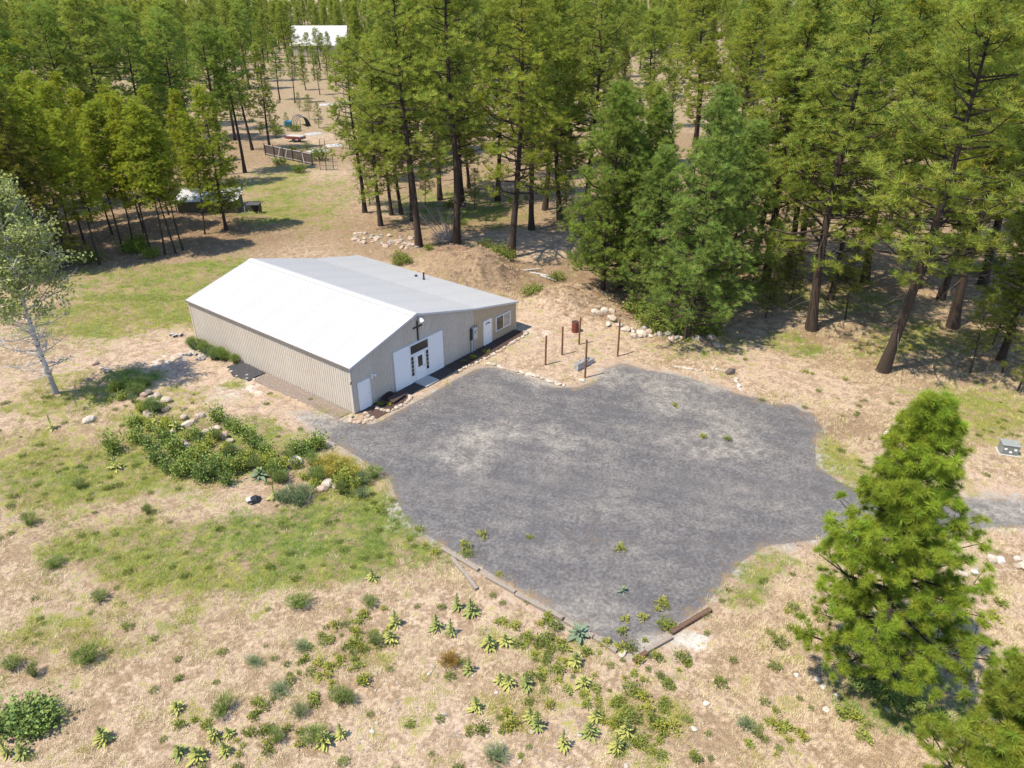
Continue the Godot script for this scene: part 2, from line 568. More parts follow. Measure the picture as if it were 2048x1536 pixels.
func ribbed(width: float, ribs: int, low: float, top: Callable, deep := 0.034) -> ArrayMesh:
	# one sheet of ribbed steel standing in the xy plane, facing +z
	var q := Geo.new()
	var pitch := width / ribs
	var xs := [0.0]
	var ds := [0.0]
	for k in ribs:
		var c := (k + 0.5) * pitch
		for e in [[-0.045, 0.0], [-0.018, deep], [0.018, deep], [0.045, 0.0]]:
			xs.append(c + e[0])
			ds.append(e[1])
	xs.append(width)
	ds.append(0.0)
	for i in xs.size() - 1:
		var x0: float = xs[i]
		var x1: float = xs[i + 1]
		var a := Vector3(x0, low, ds[i])
		var b := Vector3(x1, low, ds[i + 1])
		var c := Vector3(x1, top.call(x1), ds[i + 1])
		var d := Vector3(x0, top.call(x0), ds[i])
		var nn := Vector3(ds[i] - ds[i + 1], 0, x1 - x0).normalized()
		q.smooth(a, b, c, nn, nn, nn)
		q.smooth(a, c, d, nn, nn, nn)
	return q.mesh()

func frame_mesh(w: float, h: float, bar: float, deep: float) -> ArrayMesh:
	var q := Geo.new()
	box(q, Vector3(0, h / 2 - bar / 2, 0), Vector3(w, bar, deep))
	box(q, Vector3(0, -h / 2 + bar / 2, 0), Vector3(w, bar, deep))
	box(q, Vector3(-w / 2 + bar / 2, 0, 0), Vector3(bar, h - 2 * bar, deep))
	box(q, Vector3(w / 2 - bar / 2, 0, 0), Vector3(bar, h - 2 * bar, deep))
	return q.mesh()

func knob(parent: Node, at: Vector3, r := 0.035) -> void:
	var s := SphereMesh.new()
	s.radius = r
	s.height = 2 * r
	s.radial_segments = 10
	s.rings = 6
	part(parent, "knob", s, mats.steel, at)

func panelled_door(b: Node3D, u: float, w: float, h: float, label: String) -> MeshInstance3D:
	var d := part(b, "door", box_mesh(Vector3(w, h, 0.05), Vector3.ZERO, 0.006), mats.door_white, Vector3(u + w / 2, h / 2 + 0.06, 0.05))
	d.set_meta("label", label)
	part(d, "door_frame", frame_mesh(w + 0.16, h + 0.1, 0.07, 0.075), mats.door_white, Vector3(0, 0, -0.003))
	return d

func building() -> void:
	var b := thing("metal_building", ORIGIN, YAW, "grey-tan ribbed metal building with white roof and black cross beside the gravel lot", "building")
	var W := 17.52
	var L := 18.95
	var flat_top := func(_x: float) -> float: return 3.5
	# long wall on the west, 21 sheets of one shape
	var pw := L / 21.0
	var side := ribbed(pw, 4, 0.08, flat_top)
	for i in 21:
		part(b, "wall_panel", side, mats[["siding", "siding_b", "siding", "siding_c"][(i * 7 + i / 3) % 4]], Vector3(0, 0, -L + i * pw), Vector3(0, -PI / 2, 0))
	# gable ends
	var gw := 12.3 / 13.0
	for e in 2:
		for i in 13:
			var u0 := i * gw
			var g := func(x: float) -> float: return roof_height(u0 + x) - 0.03
			if e == 1:
				g = func(x: float) -> float: return roof_height(u0 + gw - x) - 0.03
			# the sheet under the ridge is cut in two so that its top follows both slopes
			part(b, "wall_panel", ribbed(gw, 4, 0.08, g), mats[["siding", "siding_b", "siding_c"][(i * 5) % 3]], Vector3(u0 if e == 0 else u0 + gw, 0, 0 if e == 0 else -L), Vector3(0, PI * e, 0))
		var lw := 5.22 / 6.0
		for i in 6:
			var u0 := 12.3 + i * lw
			var g := func(x: float) -> float: return roof_height(u0 + x) - 0.03
			if e == 1:
				g = func(x: float) -> float: return roof_height(u0 + lw - x) - 0.03
			var o := part(b, "wall_panel", ribbed(lw, 4, 0.08, g), mats.siding_tan, Vector3(u0 if e == 0 else u0 + lw, 0, 0 if e == 0 else -L), Vector3(0, PI * e, 0))
			o.set_meta("label", "warmer tan sheet of the lean-to wall")
	var right := ribbed(pw, 4, 0.08, func(_x: float) -> float: return 2.47)
	for i in 21:
		part(b, "wall_panel", right, mats.siding_tan, Vector3(W, 0, -i * pw), Vector3(0, PI / 2, 0))
	# footing strip
	var q := Geo.new()
	box(q, Vector3(W / 2, 0.03, -L / 2), Vector3(W - 0.01, 0.22, L - 0.01))
	part(b, "footing", q.mesh(), mats.concrete)
	# roof sheets: three bands of 21
	var over := 0.16
	var rw := (L + 2 * over) / 21.0
	var bands := [[-over, roof_height(0) - over * 0.279, 6.1, 5.2], [6.1, 5.2, 12.34, 3.57], [12.26, 3.562, W + over, 2.5 - over * 0.207]]
	for k in 3:
		var p := Vector2(bands[k][0], bands[k][1] + 0.05 + (0.012 if k == 1 else 0.0))
		var r := Vector2(bands[k][2], bands[k][3] + 0.05 + (0.012 if k == 1 else 0.0))
		var run := p.distance_to(r)
		var sheet_mesh := ribbed(rw, 4, 0.0, func(_x: float) -> float: return run, 0.03)
		var along := (r - p) / run
		# sheet x runs along the ridge, y up the slope, z out of the roof
		var up := Vector3(along.x, along.y, 0)
		var out := Vector3(-along.y, along.x, 0)
		var start := Vector3(p.x, p.y, 0)
		if k > 0:
			up = -up
			start = Vector3(r.x, r.y, 0)
		var basis := Basis(up.cross(out), up, out)
		for i in 21:
			var o := part(b, "roof_panel", sheet_mesh, mats[["roof", "roof_b", "roof"][(i * 5 + k) % 3]])
			var z0 := over - i * rw if basis.x.z < 0 else over - (i + 1) * rw
			o.transform = Transform3D(basis, start + Vector3(0, 0, z0))
	# ridge cap: two folded strips
	q = Geo.new()
	for s in [[5.78, 5.2 - 0.32 * 0.279, 6.1, 5.2], [6.1, 5.2, 6.42, 5.2 - 0.32 * 0.263]]:
		var a := Vector3(s[0], s[1] + 0.085, over + 0.02)
		var c := Vector3(s[2], s[3] + 0.085, over + 0.02)
		var dz := Vector3(0, 0, -L - 2 * over - 0.04)
		var nn := Vector3(-(c.y - a.y), c.x - a.x, 0).normalized()
		q.smooth(a, c, c + dz, nn, nn, nn)
		q.smooth(a, c + dz, a + dz, nn, nn, nn)
	part(b, "ridge_cap", q.mesh(), mats.roof_b)
	# rake trims at both gables
	for z in [over + 0.012, -L - over - 0.012]:
		for s in [[-over, roof_height(0) - over * 0.279, 6.1, 5.2], [6.1, 5.2, 12.3, 3.58], [12.3, 3.58, W + over, 2.5 - over * 0.207]]:
			var a := Vector2(s[0], s[1])
			var c := Vector2(s[2], s[3])
			q = Geo.new()
			box(q, Vector3((a.x + c.x) / 2, (a.y + c.y) / 2 - 0.015, z), Vector3(a.distance_to(c) + 0.02, 0.15, 0.02), Basis(Vector3.BACK, (c - a).angle()))
			part(b, "rake_trim", q.mesh(), mats.trim_grey)
	# eave trims; the west one is dark brown to paint in the gutter shadow
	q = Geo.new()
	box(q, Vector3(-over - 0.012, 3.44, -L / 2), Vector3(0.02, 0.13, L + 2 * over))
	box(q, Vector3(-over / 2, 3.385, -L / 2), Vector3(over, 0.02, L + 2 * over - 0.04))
	part(b, "eave_trim", q.mesh(), mats.trim_shadow_brown)
	q = Geo.new()
	box(q, Vector3(W + over + 0.012, 2.45, -L / 2), Vector3(0.02, 0.12, L + 2 * over))
	part(b, "eave_trim", q.mesh(), mats.trim_grey)
	# corner trims
	for c in [[0.0, 0.0, 3.42], [W, 0.0, 2.4], [0.0, -L, 3.42], [W, -L, 2.4]]:
		part(b, "corner_trim", box_mesh(Vector3(0.11, c[2] - 0.05, 0.11), Vector3(0, c[2] / 2 + 0.05, 0)), mats.siding_c, Vector3(c[0], 0, c[1]))
	# roof pipe and low vent on the back slope
	var pz := -8.85
	q = Geo.new()
	q.tube(PackedVector3Array([Vector3(0, -0.1, 0), Vector3(0, 0.62, 0)]), PackedFloat32Array([0.075, 0.075]), 12, Color.WHITE, true)
	q.tube(PackedVector3Array([Vector3(0, -0.05, 0), Vector3(0, 0.07, 0)]), PackedFloat32Array([0.2, 0.085]), 12)
	part(b, "roof_pipe", q.mesh(), mats.black_pipe, Vector3(16.0, roof_height(16.0) + 0.07, pz))
	q = Geo.new()
	q.tube(PackedVector3Array([Vector3(0, -0.05, 0), Vector3(0, 0.1, 0), Vector3(0, 0.16, 0)]), PackedFloat32Array([0.13, 0.13, 0.05]), 10, Color.WHITE, true)
	part(b, "roof_vent", q.mesh(), mats.black_pipe, Vector3(16.2, roof_height(16.2) + 0.07, -10.0))
	# the small white door near the corner
	var d := panelled_door(b, 0.52, 0.9, 2.02, "plain white steel door near the corner")
	knob(d, Vector3(0.37, 0.0, 0.05))
	# the tall white infill with the glazed entrance
	var z := 0.03
	for s in [[3.79, 1.52], [7.2, 1.52]]:
		var boards := part(b, "lap_siding", box_mesh(Vector3(s[1], 3.0, 0.02)), mats.lap_white, Vector3(s[0] + s[1] / 2, 1.57, z - 0.002))
		for k in 20:
			q = Geo.new()
			# each board leans out at its lower edge
			var bw: float = s[1] - 0.004
			var y0 := -1.5 + k * 0.15
			var p := [Vector3(-bw / 2, y0, 0.042), Vector3(bw / 2, y0, 0.042), Vector3(bw / 2, y0 + 0.15, 0.014), Vector3(-bw / 2, y0 + 0.15, 0.014)]
			var nn := Vector3(0, 0.13, 1).normalized()
			q.smooth(p[0], p[1], p[2], nn, nn, nn)
			q.smooth(p[0], p[2], p[3], nn, nn, nn)
			var low := Vector3(0, 0, -0.022)
			q.smooth(p[0], p[1], p[1] + low, Vector3.DOWN, Vector3.DOWN, Vector3.DOWN)
			q.smooth(p[0], p[1] + low, p[0] + low, Vector3.DOWN, Vector3.DOWN, Vector3.DOWN)
			part(boards, "board", q.mesh(), mats.lap_white)
	part(b, "infill_frame", frame_mesh(5.03, 3.1, 0.05, 0.05), mats.trim_grey, Vector3(6.255, 1.6, 0.028))
	part(b, "entrance_surround", box_mesh(Vector3(1.89, 3.0, 0.03)), mats.door_white, Vector3(6.255, 1.57, 0.027))
	var t := part(b, "transom_window", frame_mesh(1.88, 0.78, 0.06, 0.06), mats.door_white, Vector3(6.255, 2.66, 0.072))
	part(t, "pane", box_mesh(Vector3(1.76, 0.66, 0.012)), mats.dark_glass, Vector3(0, 0, 0.01))
	for u in [5.5, 7.0]:
		t = part(b, "side_window", frame_mesh(0.36, 1.6, 0.05, 0.05), mats.door_white, Vector3(u, 1.38, 0.067))
		part(t, "pane", box_mesh(Vector3(0.26, 1.5, 0.012)), mats.dark_glass, Vector3(0, 0, 0.008))
		for k in 4:
			part(t, "glazing_bar", box_mesh(Vector3(0.26, 0.016, 0.012)), mats.door_white, Vector3(0, -0.45 + 0.3 * k, 0.022))
	d = part(b, "door", box_mesh(Vector3(0.96, 2.06, 0.05), Vector3.ZERO, 0.006), mats.door_white, Vector3(6.25, 1.14, 0.068))
	d.set_meta("label", "white entrance door with a dark upper pane")
	var wn := part(d, "door_window", frame_mesh(0.56, 0.96, 0.05, 0.03), mats.door_white, Vector3(0, 0.42, 0.03))
	part(wn, "pane", box_mesh(Vector3(0.46, 0.86, 0.01)), mats.dark_glass, Vector3(0, 0, 0.004))
	for k in 2:
		part(d, "raised_panel", box_mesh(Vector3(0.32, 0.6, 0.02), Vector3.ZERO, 0.008), mats.door_white, Vector3(-0.22 + 0.44 * k, -0.55, 0.03))
	knob(d, Vector3(0.4, -0.1, 0.06))
	# black cross
	q = Geo.new()
	box(q, Vector3(0, 0, 0), Vector3(0.1, 1.5, 0.06))
	box(q, Vector3(-0.25, 0.3, 0), Vector3(0.4, 0.1, 0.06))
	box(q, Vector3(0.25, 0.3, 0), Vector3(0.4, 0.1, 0.06))
	part(b, "cross", q.mesh(), mats.black_paint, Vector3(6.24, 3.9, 0.055))
	# gable floodlight: bracket, hood, round lens
	var fl := part(b, "floodlight", box_mesh(Vector3(0.16, 0.2, 0.14), Vector3.ZERO, 0.02), mats.trim_grey, Vector3(6.42, 4.78, 0.1))
	q = Geo.new()
	q.tube(PackedVector3Array([Vector3(0, 0.05, 0.03), Vector3(0, -0.05, 0.16), Vector3(0, -0.16, 0.27), Vector3(0, -0.19, 0.3)]), PackedFloat32Array([0.07, 0.15, 0.17, 0.12]), 14, Color.WHITE, true)
	part(fl, "lens", q.mesh(), mats.frosted)
	# twin spot lamp by the small door
	fl = part(b, "spot_lamp", box_mesh(Vector3(0.14, 0.12, 0.06), Vector3.ZERO, 0.015), mats.door_white, Vector3(1.72, 2.26, 0.05))
	for s: float in [-1.0, 1.0]:
		q = Geo.new()
		q.tube(PackedVector3Array([Vector3(0, 0, 0.02), Vector3(0.06 * s, 0.02, 0.1), Vector3(0.13 * s, -0.02, 0.17), Vector3(0.19 * s, -0.05, 0.24)]), PackedFloat32Array([0.02, 0.025, 0.05, 0.075]), 10, Color.WHITE, true)
		part(fl, "lamp_head", q.mesh(), mats.door_white)
	# small camera at the corner
	q = Geo.new()
	box(q, Vector3(0, 0, 0), Vector3(0.06, 0.06, 0.1))
	q.tube(PackedVector3Array([Vector3(-0.02, -0.02, 0.02), Vector3(-0.16, -0.06, 0.1)]), PackedFloat32Array([0.04, 0.04]), 8, Color.WHITE, true)
	part(b, "corner_camera", q.mesh(), mats.black_pipe, Vector3(-0.06, 2.45, 0.08))
	# lean-to door and window
	d = panelled_door(b, 13.42, 0.92, 2.02, "white six-panel door with a small fan light in the lean-to")
	knob(d, Vector3(0.37, -0.05, 0.05))
	knob(d, Vector3(0.37, 0.12, 0.045), 0.028)
	for k in 5:
		# fan light: five narrow panes spread like a fan
		var a := PI * (0.12 + 0.19 * k)
		q = Geo.new()
		var in0 := Vector3(cos(a - 0.22) * 0.1, sin(a - 0.22) * 0.08, 0)
		var in1 := Vector3(cos(a + 0.22) * 0.1, sin(a + 0.22) * 0.08, 0)
		var out0 := Vector3(cos(a - 0.24) * 0.3, sin(a - 0.24) * 0.22, 0)
		var out1 := Vector3(cos(a + 0.24) * 0.3, sin(a + 0.24) * 0.22, 0)
		for p in [[in0, out0, out1], [in0, out1, in1]]:
			q.smooth(p[0], p[1], p[2], Vector3.BACK, Vector3.BACK, Vector3.BACK)
		part(d, "fan_pane", q.mesh(), mats.dark_glass, Vector3(0, 0.68, 0.029))
	for row in [[-0.72, 0.42], [-0.1, 0.62], [0.42, 0.26]]:
		for k in 2:
			part(d, "raised_panel", box_mesh(Vector3(0.3, row[1], 0.014), Vector3.ZERO, 0.006), mats.door_white, Vector3(-0.2 + 0.4 * k, row[0], 0.026))
	var win := part(b, "window", frame_mesh(1.88, 1.22, 0.06, 0.11), mats.door_white, Vector3(15.82, 1.38, 0.065))
	part(win, "mullion", box_mesh(Vector3(0.06, 1.1, 0.1)), mats.door_white)
	part(win, "pane", box_mesh(Vector3(0.85, 1.1, 0.012)), mats.dark_glass, Vector3(-0.455, 0, 0.02))
	part(win, "pane", box_mesh(Vector3(0.85, 1.1, 0.006)), mats.clear_glass, Vector3(0.455, 0, 0.035))
	part(win, "window_board", box_mesh(Vector3(0.85, 1.1, 0.01)), mats.house_wall, Vector3(0.455, 0, -0.03))
	for k in 18:
		part(win, "blind_slat", box_mesh(Vector3(0.83, 0.046, 0.006)), mats.blind, Vector3(0.455, -0.52 + k * 0.061, 0.005), Vector3(0.5, 0, 0))
	# electricity meter, disconnect box, conduits and the black cable loop
	var e := part(b, "meter_cabinet", box_mesh(Vector3(0.46, 0.92, 0.2), Vector3.ZERO, 0.015), mats.meter_grey, Vector3(12.22, 1.6, 0.13))
	q = Geo.new()
	q.tube(PackedVector3Array([Vector3(0, 0.14, 0.1), Vector3(0, 0.14, 0.18), Vector3(0, 0.14, 0.21)]), PackedFloat32Array([0.1, 0.1, 0.07]), 14, Color.WHITE, true)
	part(e, "meter_dial", q.mesh(), mats.steel)
	part(e, "cover_seam", box_mesh(Vector3(0.4, 0.02, 0.01)), mats.steel, Vector3(0, -0.12, 0.104))
	part(b, "disconnect_box", box_mesh(Vector3(0.16, 0.95, 0.12), Vector3.ZERO, 0.01), mats.black_paint, Vector3(11.87, 1.6, 0.09))
	for u in [11.93, 12.22]:
		q = Geo.new()
		q.tube(PackedVector3Array([Vector3(u, 1.2, 0.09), Vector3(u, -0.05, 0.09)]), PackedFloat32Array([0.045, 0.045]), 10)
		part(b, "conduit", q.mesh(), mats.meter_grey)
	q = Geo.new()
	var loop := PackedVector3Array()
	var lr := PackedFloat32Array()
	for k in 25:
		var s := k / 24.0
		var p := Vector3(12.5, 1.6, 0.1)
		if s < 0.4:
			var a := PI * s / 0.4
			p = Vector3(12.13 + 0.4 * cos(a), 2.02 + 0.26 * sin(a), 0.16)
		else:
			var f := (s - 0.4) / 0.6
			p = Vector3(11.73 - 0.16 * sin(f * PI * 0.8), lerpf(2.0, 0.02, f), 0.14 + 0.12 * f)
		loop.append(p)
		lr.append(0.022)
	q.tube(loop, lr, 7)
	part(b, "cable_loop", q.mesh(), mats.black_pipe)

# ------------------------------------------------------------------ stones, beds, small built things
var rocks := []

func make_rocks() -> void:
	var src := SphereMesh.new()
	src.radial_segments = 11
	src.rings = 6
	src.radius = 0.5
	src.height = 1.0
	var arr := src.get_mesh_arrays()
	var vs: PackedVector3Array = arr[Mesh.ARRAY_VERTEX]
	var ix: PackedInt32Array = arr[Mesh.ARRAY_INDEX]
	for k in 7:
		var cuts := []
		for j in 9:
			cuts.append([Vector3(rn(-1, 1), rn(-0.7, 1), rn(-1, 1)).normalized(), rn(0.3, 0.43)])
		var moved := PackedVector3Array()
		for p in vs:
			var w := p * (1.0 + 0.22 * lumps.get_noise_3d(p.x * 40 + k * 91, p.y * 40, p.z * 40))
			for c in cuts:
				var over: float = w.dot(c[0]) - c[1]
				if over > 0:
					w -= c[0] * over * 0.92
			moved.append(w)
		var q := Geo.new()
		for i in range(0, ix.size(), 3):
			q.tri(moved[ix[i]], moved[ix[i + 1]], moved[ix[i + 2]])
		rocks.append(q.mesh())

func rock(called: String, p: Vector2, size: float, flatness: float, tone: String, label: String, group: String, up := 0.0) -> void:
	var o := single(called, rocks[rng.randi() % rocks.size()], mats[tone], on(p, size * flatness * 0.22 + up), rn(0, TAU), label, "rock", group)
	o.scale = Vector3(size * rn(0.85, 1.25), size * flatness, size * rn(0.7, 1.0))

func rock_line(called: String, a: Vector2, b: Vector2, n: int, size: Vector2, tones: Array, label: String, group: String) -> void:
	for i in n:
		var p := a.lerp(b, (i + 0.5) / n) + V2(rn(-0.07, 0.07), rn(-0.07, 0.07))
		rock(called, p, rn(size.x, size.y), rn(0.45, 0.7), tones[rng.randi() % tones.size()], label, group)

func bed(called: String, outline: PackedVector2Array, material: Material, label: String, category: String, h := 0.06) -> void:
	# a slab of mulch, mat or gravel in the building's own axes (u along the front, w out from the wall), its surface uneven
	var q := Geo.new()
	var lo := Vector2(1e9, 1e9)
	var hi := -lo
	for p in outline:
		lo = lo.min(p)
		hi = hi.max(p)
	var step := 0.12
	var nx := int((hi.x - lo.x) / step) + 1
	var nz := int((hi.y - lo.y) / step) + 1
	for i in nx:
		for k in nz:
			var c := lo + V2((i + 0.5) * step, (k + 0.5) * step)
			if not Geometry2D.is_point_in_polygon(c, outline):
				continue
			var p := []
			var nn := []
			for d in [[0, 0], [1, 0], [1, 1], [0, 1]]:
				var w := lo + V2((i + d[0]) * step, (k + d[1]) * step)
				var y := h + lumps.get_noise_2d(w.x * 70, w.y * 70) * h * 0.8
				p.append(Vector3(w.x, y, w.y))
				nn.append(Vector3(lumps.get_noise_2d(w.x * 70, w.y * 70) - lumps.get_noise_2d(w.x * 70 + 7, w.y * 70), 1.6, lumps.get_noise_2d(w.x * 70, w.y * 70) - lumps.get_noise_2d(w.x * 70, w.y * 70 + 7)).normalized())
			q.smooth(p[0], p[1], p[2], nn[0], nn[1], nn[2])
			q.smooth(p[0], p[2], p[3], nn[0], nn[2], nn[3])
	single(called, q.mesh(), material, ORIGIN, YAW, label, category)

func post(p: Vector2, h: float, label: String) -> void:
	var q := Geo.new()
	q.tube(PackedVector3Array([Vector3(0, -0.2, 0), Vector3(rn(-0.01, 0.01), h * 0.5, 0), Vector3(rn(-0.03, 0.03), h - 0.02, rn(-0.03, 0.03)), Vector3(0, h, 0)]), PackedFloat32Array([0.075, 0.073, 0.07, 0.06]), 12, Color.WHITE, true)
	single("fence_post", q.mesh(), mats.post_wood, on(p), rn(0, TAU), label, "post", "round wooden posts standing in the bare yard")

func barrel(p: Vector2) -> void:
	var t := thing("burn_barrel", on(p), 0.4, "rusty red steel barrel beside the bare yard posts", "barrel")
	var pts := PackedVector3Array()
	var rs := PackedFloat32Array()
	for s in [[0.0, 0.29], [0.02, 0.3], [0.28, 0.295], [0.3, 0.315], [0.33, 0.295], [0.56, 0.295], [0.58, 0.315], [0.61, 0.295], [0.86, 0.295], [0.885, 0.31], [0.9, 0.3]]:
		pts.append(Vector3(0, s[0], 0))
		rs.append(s[1])
	var q := Geo.new()
	q.tube(pts, rs, 24)
	part(t, "shell", q.mesh(), mats.rust_red)
	q = Geo.new()
	q.tube(PackedVector3Array([Vector3(0, 0.84, 0), Vector3(0, 0.86, 0)]), PackedFloat32Array([0.285, 0.28]), 24, Color.WHITE, true)
	part(t, "lid", q.mesh(), mats.rust_dark)

func block_mesh() -> ArrayMesh:
	# a hollow concrete block lying on its side, cores facing +z
	var q := Geo.new()
	var s := Vector3(0.4, 0.19, 0.19)
	box(q, Vector3(0, 0.08, 0), Vector3(0.4, 0.03, 0.19))
	box(q, Vector3(0, -0.08, 0), Vector3(0.4, 0.03, 0.19))
	for x in [-0.185, 0.0, 0.185]:
		box(q, Vector3(x, 0, 0), Vector3(0.03, 0.13, 0.19))
	box(q, Vector3(0, 0, -0.085), Vector3(s.x - 0.02, 0.13, 0.01))
	return q.mesh()

func block_stack(p: Vector2, turn: float) -> void:
	var m := block_mesh()
	var b := Basis(Vector3.UP, turn)
	for k in 3:
		for i in (5 if k < 2 else 4):
			for j in 2:
				if k == 2 and j == 1 and i > 2:
					continue
				# laid with the cores up
				var o := single("concrete_block", m, mats[["concrete", "concrete_b"][(i + j + k) % 2]], on(p) + b * Vector3((i - 2) * 0.41 + rn(-0.015, 0.015), 0.095 + k * 0.192, (j - 0.5) * 0.21 + rn(-0.01, 0.01)), 0, "grey hollow concrete block in the small stack beside a rusty post", "block", "stacked concrete blocks in the bare yard")
				o.rotation = Vector3(-PI / 2, turn + rn(-0.03, 0.03), 0)

func timber(a: Vector2, b: Vector2, thick: float, tone: String, label: String, up := 0.0) -> void:
	var n := 10
	var w := a.distance_to(b)
	var q := Geo.new()
	var rings := []
	for i in n + 1:
		var x := lerpf(-w / 2, w / 2, float(i) / n)
		var ring := []
		for c in [[-1, -0.7], [-1, 0.7], [-0.75, 1], [0.75, 1], [1, 0.7], [1, -0.7], [0.75, -1], [-0.75, -1]]:
			ring.append(Vector3(x, c[1] * thick / 2 * rn(0.9, 1.05), c[0] * thick / 2 * rn(0.92, 1.05)))
		rings.append(ring)
	for i in n:
		for k in 8:
			var m := (k + 1) % 8
			var nn: Vector3 = (rings[i][k] + rings[i][m]) * Vector3(0, 1, 1)
			nn = nn.normalized()
			q.smooth(rings[i][k], rings[i + 1][k], rings[i + 1][m], nn, nn, nn)
			q.smooth(rings[i][k], rings[i + 1][m], rings[i][m], nn, nn, nn)
	for e in [0, n]:
		var nn := Vector3(-1 if e == 0 else 1, 0, 0)
		for k in range(1, 7):
			q.smooth(rings[e][0], rings[e][k], rings[e][k + 1], nn, nn, nn)
	var mid := a.lerp(b, 0.5)
	single("landscape_timber", q.mesh(), mats[tone], on(mid, thick * 0.32 + up), -atan2(b.y - a.y, b.x - a.x), label, "timber", "weathered timbers edging the gravel lot")

func transformer(p: Vector2) -> void:
	var t := thing("transformer_box", on(p), -0.3, "grey-green pad-mounted utility box with three white labels", "utility box")
	var q := Geo.new()
	bevelled(q, Vector3(0, 0.4, 0), Vector3(1.15, 0.8, 0.85), 0.03)
	part(t, "cabinet", q.mesh(), mats.utility_green)
	q = Geo.new()
	bevelled(q, Vector3(0, 0.83, 0.0), Vector3(1.22, 0.1, 0.95), 0.03)
	part(t, "lid", q.mesh(), mats.utility_green)
	part(t, "pad", box_mesh(Vector3(1.4, 0.1, 1.1), Vector3(0, 0.0, 0)), mats.concrete)
	t.scale = Vector3.ONE * 0.82
	part(t, "door_panel", box_mesh(Vector3(0.95, 0.55, 0.02), Vector3(0.0, 0.42, 0.432)), mats.utility_dark)
	for s in [[-0.32, 0.52], [0.32, 0.52], [0.04, 0.3]]:
		part(t, "warning_label", box_mesh(Vector3(0.18, 0.15, 0.008), Vector3(s[0], s[1], 0.448)), mats.door_white)

# ------------------------------------------------------------------ growing things
func tuft(n: int, length: float, width: float, spread: float) -> Array:
	# a spray of needles round +y
	var v := PackedVector3Array()
	for i in n:
		var a := i * 2.39996 + rn(-0.3, 0.3)
		var t := acos(1.0 - (1.0 - cos(spread)) * (i + 0.5) / n)
		var d := Vector3(sin(t) * cos(a), cos(t), sin(t) * sin(a))
		var s := d.cross(Vector3(rn(-1, 1), rn(-1, 1), rn(-1, 1))).normalized() * width / 2
		var l := length * rn(0.75, 1.1)
		var at := d * length * 0.06 + Vector3.DOWN * rn(0.0, 0.25) * length
		v.append(at - s)
		v.append(at + s)
		v.append(at + d * l + Vector3.DOWN * l * 0.08)
	return [v, PackedVector3Array()]

func aim(y: Vector3, roll: float) -> Basis:
	var x := y.cross(Vector3(0.3, 0.1, 0.9)).normalized()
	return Basis(x, y, x.cross(y)) * Basis(Vector3.UP, roll)

